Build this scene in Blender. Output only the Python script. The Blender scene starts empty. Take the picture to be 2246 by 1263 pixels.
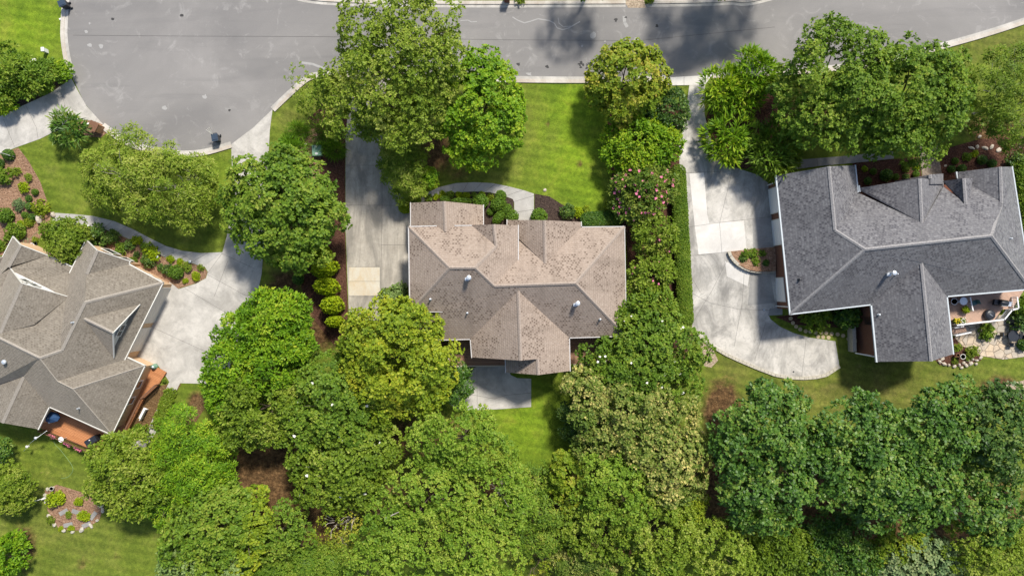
import bpy, bmesh, math, random
import numpy as np
from mathutils import Vector, geometry

# ------------------------------------------------------------------ camera, sky, sun, exposure
S = bpy.context.scene
H = 75.0                                   # height of the drone over the lawn, metres
cam_d = bpy.data.cameras.new('camera')
cam = bpy.data.objects.new('camera', cam_d)
S.collection.objects.link(cam)
cam.location = (0, 0, H)
cam_d.sensor_fit = 'HORIZONTAL'
cam_d.sensor_width = 36
cam_d.lens = 36 * H / 112.3
cam_d.clip_end = 3000
S.camera = cam
SUN_EL, SUN_DIR = math.radians(52), (0.43, 0.90)      # azimuth the light comes from (x east, y north)
az = math.atan2(SUN_DIR[0], SUN_DIR[1])
w = bpy.data.worlds.new('World')
S.world = w
w.use_nodes = True
nt = w.node_tree
sky = nt.nodes.new('ShaderNodeTexSky')
sky.sky_type = 'NISHITA'
sky.sun_disc = False
sky.sun_elevation = SUN_EL
sky.sun_rotation = az
sky.air_density = 1.0
sky.dust_density = 1.5
bg = nt.nodes['Background']
bg.inputs['Strength'].default_value = 0.12
nt.links.new(sky.outputs[0], bg.inputs[0])
sl = bpy.data.lights.new('sun', 'SUN')
sl.energy = 4.2
sl.angle = math.radians(7)
sl.color = (1, 0.95, 0.86)
so = bpy.data.objects.new('sun', sl)
S.collection.objects.link(so)
d = Vector((math.sin(az) * math.cos(SUN_EL), math.cos(az) * math.cos(SUN_EL), math.sin(SUN_EL)))
so.rotation_euler = d.to_track_quat('Z', 'Y').to_euler()
so.location = d * 120
S.view_settings.view_transform = 'Standard'
S.view_settings.look = 'None'
S.view_settings.gamma = 1
S.view_settings.exposure = 0.38
S.cycles.max_bounces = 6
S.cycles.diffuse_bounces = 3
S.cycles.transmission_bounces = 3
S.cycles.use_denoising = True

# ------------------------------------------------------------------ helpers
C = S.collection
def W(px, py, z=0.0):
    k = (H - z) / H / 20
    return Vector(((px - 1123) * k, (631.5 - py) * k, z))
def sst(a, b, x):
    t = np.clip((x - a) / (b - a), 0, 1)
    return t * t * (3 - 2 * t)
def gz(X, Y):
    qx, qy = 1123 + 20 * X, 631.5 - 20 * Y
    r = sst(1480, 1560, qx)
    m = sst(600, 690, qx) * (1 - r)
    return -1.2 * (m * sst(705, 800, qy) + r * sst(520, 720, qy))
def G(px, py, off=0.0):                     # point of the ground seen at a photo pixel
    z = 0.0
    for _ in range(5):
        p = W(px, py, z)
        z = float(gz(p.x, p.y))
    p.z = z + off
    return p
def link(o, parent=None):
    C.objects.link(o)
    if parent is not None:
        o.parent = parent
        o.location = o.location - parent.location if False else o.location
    return o
def mesh_obj(name, verts, faces, mats, parent=None, fmat=None, smooth=False, uv=None):
    me = bpy.data.meshes.new(name)
    off = parent.matrix_basis.translation if parent is not None else Vector((0, 0, 0))
    if parent is not None and parent.parent is not None:
        off = off + parent.parent.matrix_basis.translation
    me.from_pydata([tuple(Vector(v) - off) for v in verts], [], faces)
    for m in (mats if isinstance(mats, (list, tuple)) else [mats]):
        me.materials.append(m)
    if fmat is not None:
        me.polygons.foreach_set('material_index', fmat)
    if smooth:
        me.polygons.foreach_set('use_smooth', [True] * len(me.polygons))
    if uv is not None:
        l = me.uv_layers.new(name='UVMap')
        l.data.foreach_set('uv', np.array(uv, dtype=np.float32).ravel())
    me.update()
    o = bpy.data.objects.new(name, me)
    return link(o, parent)
def tag(o, label, cat=None, group=None, kind=None):
    if label: o['label'] = label
    if cat: o['category'] = cat
    if group: o['group'] = group
    if kind: o['kind'] = kind
    return o
def thing(name, label, cat, loc, group=None):
    o = bpy.data.objects.new(name, None)
    o.empty_display_size = 0.3
    o.location = loc
    C.objects.link(o)
    return tag(o, label, cat, group)

class MB:                                   # collects simple solids into one mesh
    def __init__(s): s.v, s.f, s.m = [], [], []
    def add(s, v, f, m=0):
        b = len(s.v)
        s.v += [tuple(x) for x in v]
        s.f += [tuple(i + b for i in q) for q in f]
        s.m += [m] * len(f)
    def prism(s, poly, z0, z1, m=0):        # poly: xy points, z0/z1 numbers or per-point lists
        n = len(poly)
        a = sum(poly[i][0] * poly[(i + 1) % n][1] - poly[(i + 1) % n][0] * poly[i][1] for i in range(n))
        idx = list(range(n)) if a > 0 else list(range(n))[::-1]
        q = [poly[i] for i in idx]
        Z0 = [z0[i] for i in idx] if isinstance(z0, (list, tuple)) else [z0] * n
        Z1 = [z1[i] for i in idx] if isinstance(z1, (list, tuple)) else [z1] * n
        v = [(p[0], p[1], Z0[i]) for i, p in enumerate(q)] + [(p[0], p[1], Z1[i]) for i, p in enumerate(q)]
        f = [tuple(range(n))[::-1], tuple(range(n, 2 * n))]
        f += [(i, (i + 1) % n, n + (i + 1) % n, n + i) for i in range(n)]
        s.add(v, f, m)
    def box(s, c, size, rz=0.0, m=0, taper=1.0):
        cx, cy, cz = c
        a, b, h = size[0] / 2, size[1] / 2, size[2] / 2
        co, si = math.cos(rz), math.sin(rz)
        v = []
        for z, t in ((-h, taper), (h, 1.0)):
            for x, y in ((-a, -b), (a, -b), (a, b), (-a, b)):
                x, y = x * t, y * t
                v.append((cx + x * co - y * si, cy + x * si + y * co, cz + z))
        s.add(v, [(3, 2, 1, 0), (4, 5, 6, 7), (0, 1, 5, 4), (1, 2, 6, 5), (2, 3, 7, 6), (3, 0, 4, 7)], m)
    def tube(s, pts, rad, n=8, m=0, cap=True):
        pts = [Vector(p) for p in pts]
        rad = rad if isinstance(rad, (list, tuple)) else [rad] * len(pts)
        v, f = [], []
        for i, p in enumerate(pts):
            t = (pts[min(i + 1, len(pts) - 1)] - pts[max(i - 1, 0)]).normalized()
            u = t.cross(Vector((0, 0, 1)) if abs(t.z) < 0.9 else Vector((1, 0, 0))).normalized()
            q = t.cross(u)
            for k in range(n):
                a = 2 * math.pi * k / n
                v.append(p + (u * math.cos(a) + q * math.sin(a)) * rad[i])
        for i in range(len(pts) - 1):
            for k in range(n):
                f.append((i * n + k, i * n + (k + 1) % n, (i + 1) * n + (k + 1) % n, (i + 1) * n + k))
        if cap:
            f.append(tuple(range(n))[::-1])
            f.append(tuple(range((len(pts) - 1) * n, len(pts) * n)))
        s.add(v, f, m)
    def lathe(s, c, prof, n=16, m=0):       # prof: (radius, z) pairs going up
        c = Vector(c)
        s.tube([c + Vector((0, 0, z)) for r, z in prof], [max(r, 0.002) for r, z in prof], n, m)
    def build(s, name, mats, parent=None, smooth=False):
        return mesh_obj(name, s.v, s.f, mats, parent, s.m, smooth)

# ------------------------------------------------------------------ materials
def nodes_of(name):
    m = bpy.data.materials.new(name)
    m.use_nodes = True
    n = m.node_tree
    b = n.nodes['Principled BSDF']
    return m, n, b
class NT:
    def __init__(s, name):
        s.m, s.n, s.b = nodes_of(name)
    def new(s, t, **k):
        x = s.n.nodes.new(t)
        for a, v in k.items(): setattr(x, a, v)
        return x
    def ln(s, a, b): s.n.links.new(a, b)
    def pos(s): return s.new('ShaderNodeNewGeometry').outputs['Position']
    def uv(s): return s.new('ShaderNodeTexCoord').outputs['UV']
    def scaled(s, v, sc):
        x = s.new('ShaderNodeMapping')
        x.inputs['Scale'].default_value = sc
        s.ln(v, x.inputs['Vector'])
        return x.outputs[0]
    def noise(s, v, scale, detail=4, rough=0.55, dist=0.0):
        x = s.new('ShaderNodeTexNoise')
        x.inputs['Scale'].default_value = scale
        x.inputs['Detail'].default_value = detail
        x.inputs['Roughness'].default_value = rough
        x.inputs['Distortion'].default_value = dist
        s.ln(v, x.inputs['Vector'])
        return x.outputs[0]
    def ramp(s, f, stops, interp='LINEAR'):
        x = s.new('ShaderNodeValToRGB')
        e = x.color_ramp.elements
        x.color_ramp.interpolation = interp
        while len(e) > 1: e.remove(e[0])
        e[0].position = stops[0][0]
        e[0].color = (*stops[0][1], 1) if not isinstance(stops[0][1], float) else (stops[0][1],) * 3 + (1,)
        for p, c in stops[1:]:
            q = e.new(p)
            q.color = (*c, 1) if not isinstance(c, float) else (c, c, c, 1)
        s.ln(f, x.inputs[0])
        return x.outputs[0]
    def mix(s, f, a, b, mode='MIX'):
        x = s.new('ShaderNodeMix', data_type='RGBA', blend_type=mode)
        for v, i in ((f, 0), (a, 6), (b, 7)):
            if isinstance(v, (int, float)): x.inputs[i].default_value = v
            elif isinstance(v, tuple): x.inputs[i].default_value = (*v, 1)
            else: s.ln(v, x.inputs[i])
        return x.outputs[2]
    def math(s, op, a, b=0.0):
        x = s.new('ShaderNodeMath', operation=op)
        for v, i in ((a, 0), (b, 1)):
            if isinstance(v, (int, float)): x.inputs[i].default_value = v
            else: s.ln(v, x.inputs[i])
        return x.outputs[0]
    def bump(s, h, st, dist=0.02):
        x = s.new('ShaderNodeBump')
        x.inputs['Strength'].default_value = st
        x.inputs['Distance'].default_value = dist
        s.ln(h, x.inputs['Height'])
        s.ln(x.outputs[0], s.b.inputs['Normal'])
    def out(s, col, rough=0.8, spec=0.3):
        if isinstance(col, tuple): s.b.inputs['Base Color'].default_value = (*col, 1)
        else: s.ln(col, s.b.inputs['Base Color'])
        s.b.inputs['Roughness'].default_value = rough
        s.b.inputs['Specular IOR Level'].default_value = spec
        return s.m
def flat(name, col, rough=0.6, spec=0.4, var=0.12, metal=0.0):
    t = NT(name)
    f = t.noise(t.pos(), 9, 5)
    c = t.mix(t.ramp(f, [(0.3, 0.0), (0.7, 1.0)]), tuple(x * (1 - var) for x in col), tuple(min(1, x * (1 + var)) for x in col))
    t.b.inputs['Metallic'].default_value = metal
    return t.out(c, rough, spec)

def m_asphalt():
    t = NT('asphalt'); p = t.pos()
    big = t.noise(p, 0.07, 5, 0.6, 0.6)
    c = t.ramp(big, [(0.3, (.180, .172, .166)), (0.5, (.222, .211, .200)), (0.68, (.262, .248, .234))])
    arc = t.noise(t.scaled(p, (0.05, 0.4, 1)), 1.0, 4, 0.6, 1.0)
    c = t.mix(t.ramp(arc, [(0.52, 0.0), (0.7, 0.35)]), c, (.15, .145, .142))
    scuff = t.noise(p, 0.45, 8, 0.7, 1.6)
    c = t.mix(t.ramp(scuff, [(0.56, 0.0), (0.70, 0.55)]), c, (.36, .345, .325))
    sp = t.noise(p, 9, 3, 0.8)
    c = t.mix(0.55, c, t.ramp(sp, [(0.3, (.45, .45, .45)), (0.7, (.55, .55, .55))]), 'OVERLAY')
    sp2 = t.noise(p, 2.3, 5, 0.8)
    c = t.mix(t.ramp(sp2, [(0.70, 0.0), (0.78, 0.6)]), c, (.09, .088, .085))
    return t.out(c, 0.9, 0.25)
def m_concrete(name, a, b, stain, amt=0.6, streak=(1, 1, 1), sscale=0.35):
    t = NT(name); p = t.pos()
    n = t.noise(p, 0.5, 7, 0.65, 0.5)
    c = t.ramp(n, [(0.3, a), (0.68, b)])
    st = t.noise(t.scaled(p, streak), sscale, 7, 0.7, 0.8)
    c = t.mix(t.ramp(st, [(0.43, 0.0), (0.62, amt)]), c, stain)
    st2 = t.noise(p, 1.7, 8, 0.75, 1.2)
    c = t.mix(t.ramp(st2, [(0.50, 0.0), (0.72, amt * .7)]), c, stain)
    sp = t.noise(p, 7, 4, 0.8)
    c = t.mix(0.4, c, t.ramp(sp, [(0.3, (.43, .43, .43)), (0.7, (.57, .57, .57))]), 'OVERLAY')
    return t.out(c, 0.88, 0.25)
def m_lawn():
    t = NT('lawn'); p = t.pos()
    at = t.new('ShaderNodeAttribute', attribute_name='zone')
    sep = t.new('ShaderNodeSeparateColor'); t.ln(at.outputs['Color'], sep.inputs[0])
    n1 = t.noise(p, 0.35, 6, 0.65, 0.6)
    n2 = t.noise(p, 2.6, 6, 0.75)
    n3 = t.noise(p, 0.09, 4, 0.5)
    base = t.ramp(n1, [(0.32, (.088, .132, .014)), (0.5, (.126, .172, .020)), (0.68, (.170, .202, .034))])
    lush = t.ramp(n1, [(0.32, (.120, .205, .011)), (0.5, (.165, .260, .014)), (0.68, (.225, .285, .024))])
    c = t.mix(t.math('MULTIPLY', sep.outputs[2], 1.0), base, lush)
    dryc = t.ramp(n1, [(0.3, (.105, .112, .026)), (0.7, (.175, .155, .050))])
    f = t.math('MULTIPLY', sep.outputs[0], t.ramp(t.noise(p, 0.6, 6, 0.7, 0.5), [(0.3, 0.25), (0.7, 1.0)]))
    c = t.mix(f, c, dryc)
    bare = t.noise(p, 0.28, 8, 0.72, 0.4)
    c = t.mix(t.ramp(bare, [(0.685, 0.0), (0.73, 0.6)]), c, (.24, .175, .085))
    litc = t.ramp(n2, [(0.3, (.045, .024, .012)), (0.5, (.105, .060, .028)), (0.7, (.20, .125, .060))])
    f2 = t.math('ADD', sep.outputs[1], t.math('MULTIPLY', t.math('SUBTRACT', n1, 0.5), 0.9))
    f2 = t.math('MULTIPLY', t.ramp(f2, [(0.30, 0.0), (0.62, 1.0)]), t.ramp(sep.outputs[1], [(0.02, 0.0), (0.15, 1.0)]))
    c = t.mix(f2, c, litc)
    c = t.mix(0.9, c, t.ramp(n2, [(0.3, (.30, .32, .30)), (0.7, (.70, .68, .66))]), 'OVERLAY')
    c = t.mix(0.5, c, t.ramp(t.noise(p, 0.9, 5, 0.7, 1.0), [(0.35, (.33, .36, .33)), (0.65, (.66, .62, .58))]), 'OVERLAY')
    wv = t.new('ShaderNodeTexWave', wave_type='BANDS')
    wv.inputs['Scale'].default_value = 0.30; wv.inputs['Distortion'].default_value = 2.0; wv.inputs['Detail'].default_value = 3
    mp = t.new('ShaderNodeMapping'); mp.inputs['Rotation'].default_value = (0, 0, math.radians(100)); t.ln(p, mp.inputs[0])
    t.ln(mp.outputs[0], wv.inputs[0])
    c = t.mix(0.10, c, wv.outputs[0], 'OVERLAY')
    t.bump(t.noise(p, 7, 3, 0.8), 0.9, 0.08)
    return t.out(c, 0.9, 0.15)
def m_mulch(name, dark, mid, light):
    t = NT(name); p = t.pos()
    n = t.noise(p, 5, 6, 0.85, 0.4)
    c = t.ramp(n, [(0.32, dark), (0.5, mid), (0.68, light)])
    b = t.noise(p, 0.5, 4, 0.6)
    c = t.mix(0.35, c, t.ramp(b, [(0.35, (.35, .35, .35)), (0.65, (.62, .62, .62))]), 'OVERLAY')
    v = t.new('ShaderNodeTexVoronoi'); v.inputs['Scale'].default_value = 6; t.ln(p, v.inputs[0])
    t.bump(v.outputs['Distance'], 0.8, 0.08)
    return t.out(c, 0.95, 0.1)
def m_shingle(name, base, dark, light, patch=0.6, row=0.30, wid=0.42, streak=0.35, macro=0.28, sheen=0.25, gap=0.055):
    t = NT(name); u = t.uv()
    br = t.new('ShaderNodeTexBrick', offset=0.5)
    br.inputs['Scale'].default_value = 1.0
    br.inputs['Brick Width'].default_value = wid
    br.inputs['Row Height'].default_value = row
    br.inputs['Mortar Size'].default_value = gap
    br.inputs['Mortar Smooth'].default_value = 0.2
    br.inputs['Color1'].default_value = (0, 0, 0, 1)
    br.inputs['Color2'].default_value = (1, 1, 1, 1)
    br.inputs['Mortar'].default_value = (0, 0, 0, 1)
    t.ln(u, br.inputs['Vector'])
    n = t.noise(u, 3.0, 5, 0.75)
    soft = t.ramp(n, [(0.3, tuple(x * 0.80 for x in base)), (0.5, base), (0.72, light)])
    mac = t.noise(t.scaled(u, (1, 1.6, 1)), macro, 4, 0.6, 0.6)
    tabs = t.mix(t.ramp(br.outputs['Color'], [(0.44, 0.05), (0.60, 1.0)]), soft, dark)
    c = t.mix(t.ramp(mac, [(0.46, (1 - patch) * .6), (0.53, 0.95)]), soft, tabs)
    sx = t.new('ShaderNodeSeparateXYZ'); t.ln(u, sx.inputs[0])
    fr = t.math('FRACT', t.math('DIVIDE', sx.outputs[1], row))
    c = t.mix(t.ramp(fr, [(0.0, 0.5), (0.22, 0.0), (0.9, 0.0), (1.0, 0.5)]), c, tuple(x * .8 for x in dark))
    sk = t.noise(t.scaled(u, (0.55, 0.06, 1)), 1.0, 4, 0.6)
    c = t.mix(t.ramp(sk, [(0.5, 0.0), (0.7, streak)]), c, tuple(x * 0.6 for x in dark))
    hi = t.noise(u, 5.5, 3, 0.8)
    c = t.mix(t.ramp(hi, [(0.62, 0.0), (0.72, 0.55)]), c, light)
    t.bump(br.outputs['Fac'], 0.5, 0.03)
    t.b.inputs['Sheen Weight'].default_value = sheen
    t.b.inputs['Sheen Roughness'].default_value = 0.4
    t.b.inputs['Sheen Tint'].default_value = (1, .88, .74, 1) if base[0] > base[2] * 1.1 else (1, .97, .95, 1)
    return t.out(c, 0.9, 0.2)
def m_planks(name, a, b, ang, pitch=0.15):
    t = NT(name); p = t.pos()
    mp = t.new('ShaderNodeMapping'); mp.inputs['Rotation'].default_value = (0, 0, ang); t.ln(p, mp.inputs[0])
    br = t.new('ShaderNodeTexBrick', offset=0.37)
    br.inputs['Scale'].default_value = 1.0; br.inputs['Brick Width'].default_value = 3.6
    br.inputs['Row Height'].default_value = pitch; br.inputs['Mortar Size'].default_value = 0.012
    br.inputs['Color1'].default_value = (*a, 1); br.inputs['Color2'].default_value = (*b, 1)
    br.inputs['Mortar'].default_value = (*[x * 0.3 for x in b], 1)
    t.ln(mp.outputs[0], br.inputs[0])
    n = t.noise(t.scaled(mp.outputs[0], (0.4, 5, 1)), 2, 5, 0.7)
    c = t.mix(0.5, br.outputs[0], t.ramp(n, [(0.3, (.35, .35, .35)), (0.7, (.65, .65, .65))]), 'OVERLAY')
    return t.out(c, 0.7, 0.3)
def m_brick(name, a, b, mort):
    t = NT(name); u = t.uv()
    tc = t.pos()
    sx = t.new('ShaderNodeSeparateXYZ'); t.ln(tc, sx.inputs[0])
    cb = t.new('ShaderNodeCombineXYZ')
    t.ln(t.math('ADD', sx.outputs[0], sx.outputs[1]), cb.inputs[0]); t.ln(sx.outputs[2], cb.inputs[1])
    br = t.new('ShaderNodeTexBrick')
    br.inputs['Scale'].default_value = 1.0; br.inputs['Brick Width'].default_value = 0.22
    br.inputs['Row Height'].default_value = 0.075; br.inputs['Mortar Size'].default_value = 0.008
    br.inputs['Color1'].default_value = (*a, 1); br.inputs['Color2'].default_value = (*b, 1); br.inputs['Mortar'].default_value = (*mort, 1)
    t.ln(cb.outputs[0], br.inputs[0])
    return t.out(br.outputs[0], 0.85, 0.25)
def m_pavers(name, a, b, mort, scale):
    t = NT(name); p = t.pos()
    v = t.new('ShaderNodeTexVoronoi', feature='F1'); v.inputs['Scale'].default_value = scale; t.ln(p, v.inputs[0])
    e = t.new('ShaderNodeTexVoronoi', feature='DISTANCE_TO_EDGE'); e.inputs['Scale'].default_value = scale; t.ln(p, e.inputs[0])
    bw = t.new('ShaderNodeSeparateColor'); t.ln(v.outputs['Color'], bw.inputs[0])
    c = t.mix(bw.outputs[0], a, b)
    c = t.mix(0.5, c, t.ramp(t.noise(p, 3, 6, 0.7), [(0.3, (.3, .3, .3)), (0.7, (.7, .7, .7))]), 'OVERLAY')
    c = t.mix(t.ramp(e.outputs['Distance'], [(0.02, 1.0), (0.06, 0.0)]), c, mort)
    return t.out(c, 0.9, 0.2)
def m_leaf(name, cols, trans=0.27, rough=0.55, spec=0.2):
    t = NT(name)
    at = t.new('ShaderNodeAttribute', attribute_name='tint')
    n = len(cols)
    warm = cols[0][0] / cols[0][1] > .58
    cols = [(r * (1.85 if warm else 2.2), g * (1.98 if warm else 1.85), b * 1.25) for r, g, b in cols]
    c = t.ramp(at.outputs['Fac'], [(i / max(1, n - 1), x) for i, x in enumerate(cols)])
    t.out(c, rough, spec)
    tr = t.new('ShaderNodeBsdfTranslucent')
    hs = t.new('ShaderNodeHueSaturation'); hs.inputs['Value'].default_value = 1.25; hs.inputs['Saturation'].default_value = 1.1
    t.ln(c, hs.inputs['Color']); t.ln(hs.outputs[0], tr.inputs[0])
    mx = t.new('ShaderNodeMixShader'); mx.inputs[0].default_value = trans
    t.ln(t.b.outputs[0], mx.inputs[1]); t.ln(tr.outputs[0], mx.inputs[2])
    t.ln(mx.outputs[0], t.n.nodes['Material Output'].inputs[0])
    return t.m

M = {}
M['asphalt'] = m_asphalt()
M['kerb'] = m_concrete('kerb_concrete', (.46, .42, .36), (.58, .54, .48), (.33, .25, .18), 0.5)
M['conc'] = m_concrete('driveway_concrete', (.43, .405, .365), (.56, .53, .48), (.27, .255, .23), 0.65)
M['conc_old'] = m_concrete('stained_concrete', (.335, .30, .25), (.50, .455, .385), (.19, .175, .15), 0.75, (1, 0.22, 1), 0.6)
M['conc_dark'] = m_concrete('weathered_concrete', (.27, .26, .245), (.36, .35, .325), (.20, .19, .18), 0.6)
M['conc_white'] = m_concrete('clean_concrete', (.60, .57, .52), (.70, .67, .62), (.48, .455, .42), 0.5)
M['conc_right'] = m_concrete('mottled_concrete', (.42, .395, .35), (.62, .585, .53), (.19, .182, .168), 0.75, (1, 0.6, 1), 0.30)
M['conc_patch'] = m_concrete('repaired_concrete', (.50, .45, .36), (.58, .54, .45), (.48, .34, .17), 0.5, (1, 0.5, 1), 0.8)
M['path'] = m_concrete('path_concrete', (.36, .345, .32), (.47, .455, .425), (.27, .26, .24), 0.5)
M['joint'] = flat('joint_sealant', (.10, .095, .09), 0.9, 0.1)
M['lawn'] = m_lawn()
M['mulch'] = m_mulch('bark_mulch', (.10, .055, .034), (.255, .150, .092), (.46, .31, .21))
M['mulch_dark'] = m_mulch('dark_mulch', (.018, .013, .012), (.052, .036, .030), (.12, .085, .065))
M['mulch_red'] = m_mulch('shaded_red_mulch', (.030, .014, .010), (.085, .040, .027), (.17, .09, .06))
M['litter'] = m_mulch('pine_litter', (.06, .035, .015), (.14, .085, .038), (.26, .175, .09))
M['gravel'] = m_mulch('river_gravel', (.16, .12, .08), (.36, .28, .20), (.58, .48, .36))
M['flagstone'] = m_pavers('flagstone', (.55, .43, .30), (.40, .36, .30), (.20, .16, .12), 1.3)
M['walkbrick'] = m_pavers('brick_pavers', (.30, .245, .19), (.22, .18, .145), (.12, .10, .08), 3.2)
M['roof_tan'] = m_shingle('tan_shingles', (.345, .272, .218), (.150, .110, .085), (.42, .345, .285), 0.88, 0.25, 0.30, 0.30)
M['roof_grey'] = m_shingle('weathered_shingles', (.215, .187, .150), (.135, .115, .090), (.29, .258, .212), 0.35, 0.22, 0.30, 0.25, sheen=0.6)
M['roof_slate'] = m_shingle('slate_shingles', (.165, .160, .166), (.085, .082, .090), (.29, .285, .285), 0.35, 0.26, 0.28, 0.25, sheen=0.4, gap=0.03)
M['cap_tan'] = flat('tan_ridge', (.325, .265, .22), 0.9, 0.2, 0.25)
M['cap_grey'] = flat('weathered_ridge', (.30, .268, .228), 0.9, 0.2, 0.2)
M['cap_slate'] = flat('slate_ridge', (.27, .258, .255), 0.9, 0.2, 0.35)
M['white'] = flat('white_paint', (.80, .79, .78), 0.45, 0.4, 0.05)
M['offwhite'] = flat('offwhite_paint', (.66, .64, .58), 0.5, 0.4, 0.06)
M['gutter_mid'] = flat('weathered_gutter', (.50, .48, .46), 0.5, 0.4, 0.15)
M['gutter_blue'] = flat('pale_gutter', (.50, .54, .56), 0.45, 0.4, 0.05)
M['beige'] = flat('beige_door', (.68, .64, .58), 0.55, 0.4, 0.05)
M['siding'] = flat('tan_siding', (.50, .42, .33), 0.8, 0.2, 0.08)
M['peach'] = m_brick('peach_brick', (.66, .44, .25), (.56, .34, .18), (.60, .50, .38))
M['redbrick'] = m_brick('red_brick', (.185, .068, .040), (.135, .050, .032), (.22, .15, .11))
M['orangebrick'] = m_brick('orange_brick', (.46, .22, .10), (.38, .17, .08), (.5, .4, .3))
M['glass'] = flat('window_glass', (.045, .06, .062), 0.08, 0.6, 0.1)
M['deck_orange'] = m_planks('orange_deck_boards', (.52, .225, .095), (.44, .18, .072), math.radians(0))
M['deck_brown'] = m_planks('brown_deck_boards', (.33, .185, .115), (.26, .145, .09), 0.0, 0.16)
M['deck_pink'] = m_planks('composite_deck_boards', (.50, .33, .24), (.43, .285, .21), math.radians(50), 0.15)
M['rail_wood'] = flat('dark_rail_wood', (.17, .085, .050), 0.7, 0.3, 0.2)
M['metal'] = flat('galvanised_metal', (.62, .66, .70), 0.35, 0.5, 0.06, 0.4)
M['black'] = flat('black_plastic', (.022, .025, .032), 0.4, 0.5, 0.2)
M['bin_blue'] = flat('navy_lid', (.035, .055, .085), 0.4, 0.5, 0.15)
M['navy'] = flat('navy_canvas', (.030, .072, .16), 0.8, 0.2, 0.15)
M['green_box'] = flat('green_enamel', (.19, .34, .24), 0.5, 0.4, 0.08)
M['stone'] = flat('pale_rock', (.48, .42, .34), 0.9, 0.2, 0.3)
M['stone_block'] = flat('planter_stone', (.44, .405, .33), 0.9, 0.2, 0.25)
M['stepstone'] = flat('stepping_stone', (.46, .365, .225), 0.9, 0.2, 0.2)
M['terracotta'] = flat('terracotta', (.38, .20, .12), 0.8, 0.2, 0.15)
M['bark'] = flat('bark', (.13, .10, .075), 0.9, 0.15, 0.35)
M['bark_pale'] = flat('pale_bark', (.42, .37, .31), 0.85, 0.2, 0.25)
M['hose'] = flat('hose_green', (.22, .34, .15), 0.5, 0.4, 0.05)
M['teal'] = flat('teal_plastic', (.05, .13, .13), 0.5, 0.4, 0.1)
M['pink'] = flat('pink_petals', (.62, .17, .27), 0.6, 0.2, 0.35)
M['petal_w'] = flat('white_petals', (.80, .78, .68), 0.6, 0.2, 0.08)
M['petal_y'] = flat('yellow_petals', (.75, .60, .04), 0.6, 0.2, 0.15)

L = {}
L['green'] = m_leaf('leaf_green', [(.032, .075, .010), (.055, .115, .014), (.085, .150, .020), (.125, .175, .035)])
L['olive'] = m_leaf('leaf_olive', [(.052, .082, .010), (.085, .120, .014), (.125, .155, .024), (.190, .195, .060)])
L['bright'] = m_leaf('leaf_bright', [(.035, .095, .006), (.065, .150, .008), (.105, .195, .012), (.170, .235, .022)])
L['yellow'] = m_leaf('leaf_yellow', [(.055, .105, .010), (.092, .152, .013), (.140, .195, .018), (.200, .225, .028)])
L['autumn'] = m_leaf('leaf_gold_tipped', [(.070, .105, .010), (.110, .140, .014), (.165, .165, .024), (.260, .200, .055)])
L['spring'] = m_leaf('leaf_spring', [(.036, .085, .010), (.062, .128, .015), (.092, .168, .022), (.140, .200, .040)])
L['dark'] = m_leaf('leaf_dark', [(.014, .042, .011), (.027, .068, .016), (.047, .098, .024), (.090, .140, .038)], 0.25, 0.45, 0.3)
L['deep'] = m_leaf('leaf_deep', [(.016, .050, .010), (.030, .082, .014), (.055, .120, .022), (.110, .165, .040)], 0.25, 0.45, 0.3)
L['lime'] = m_leaf('leaf_lime', [(.080, .150, .006), (.130, .205, .008), (.180, .245, .012)], 0.25)
L['box'] = m_leaf('leaf_boxwood', [(.030, .075, .010), (.052, .110, .014), (.085, .145, .022)], 0.2)
L['cream'] = m_leaf('leaf_cream_tipped', [(.035, .072, .014), (.060, .105, .020), (.115, .150, .050), (.26, .26, .125)], 0.2)
L['grey'] = m_leaf('leaf_grey_green', [(.070, .105, .040), (.115, .150, .070), (.19, .21, .12)], 0.2)
L['blue'] = m_leaf('leaf_blue_green', [(.045, .095, .050), (.075, .130, .075), (.13, .18, .11)], 0.2)
L['flower'] = m_leaf('leaf_flowering', [(.030, .070, .012), (.050, .100, .016), (.085, .130, .024), (.10, .14, .03)], 0.22)

# ------------------------------------------------------------------ ground
xs = np.concatenate([[-900, -300, -130, -80], np.arange(-66, 66.01, 0.5), [80, 130, 300, 900]])
ys = np.concatenate([[-900, -300, -120, -60], np.arange(-40, 42.01, 0.5), [60, 120, 300, 900]])
XX, YY = np.meshgrid(xs, ys)
ZZ = gz(XX, YY)
nx, ny = len(xs), len(ys)
gm = bpy.data.meshes.new('lawn')
V = np.stack([XX, YY, ZZ], -1).reshape(-1, 3)
i = np.arange((ny - 1) * nx).reshape(ny - 1, nx)[:, :-1].ravel()
F = np.stack([i, i + 1, i + nx + 1, i + nx], 1)
def fill_quads(me, V, F):
    me.vertices.add(len(V)); me.vertices.foreach_set('co', V.astype(np.float32).ravel())
    me.loops.add(F.size); me.loops.foreach_set('vertex_index', F.astype(np.int32).ravel())
    me.polygons.add(len(F))
    me.polygons.foreach_set('loop_start', np.arange(len(F), dtype=np.int32) * 4)
    me.update(calc_edges=True)
fill_quads(gm, V, F)
QX, QY = 1123 + 20 * V[:, 0], 631.5 - 20 * V[:, 1]
def blob(l):
    a = np.zeros(len(V))
    for x, y, rx, ry, s in l:
        a = np.maximum(a, s * np.exp(-(((QX - x) / rx) ** 2 + ((QY - y) / ry) ** 2)))
    return a
zone = np.ones((len(V), 4), dtype=np.float32)
zone[:, 0] = blob([(1900, 860, 360, 90, 1.), (2190, 90, 130, 60, .9), (130, 1150, 150, 120, .6), (1150, 280, 60, 120, .55), (1210, 300, 30, 40, .6), (280, 560, 220, 60, .35), (640, 270, 40, 60, .5), (1080, 385, 90, 20, .6), (620, 600, 60, 60, .4), (1620, 800, 80, 60, .9)])
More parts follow.
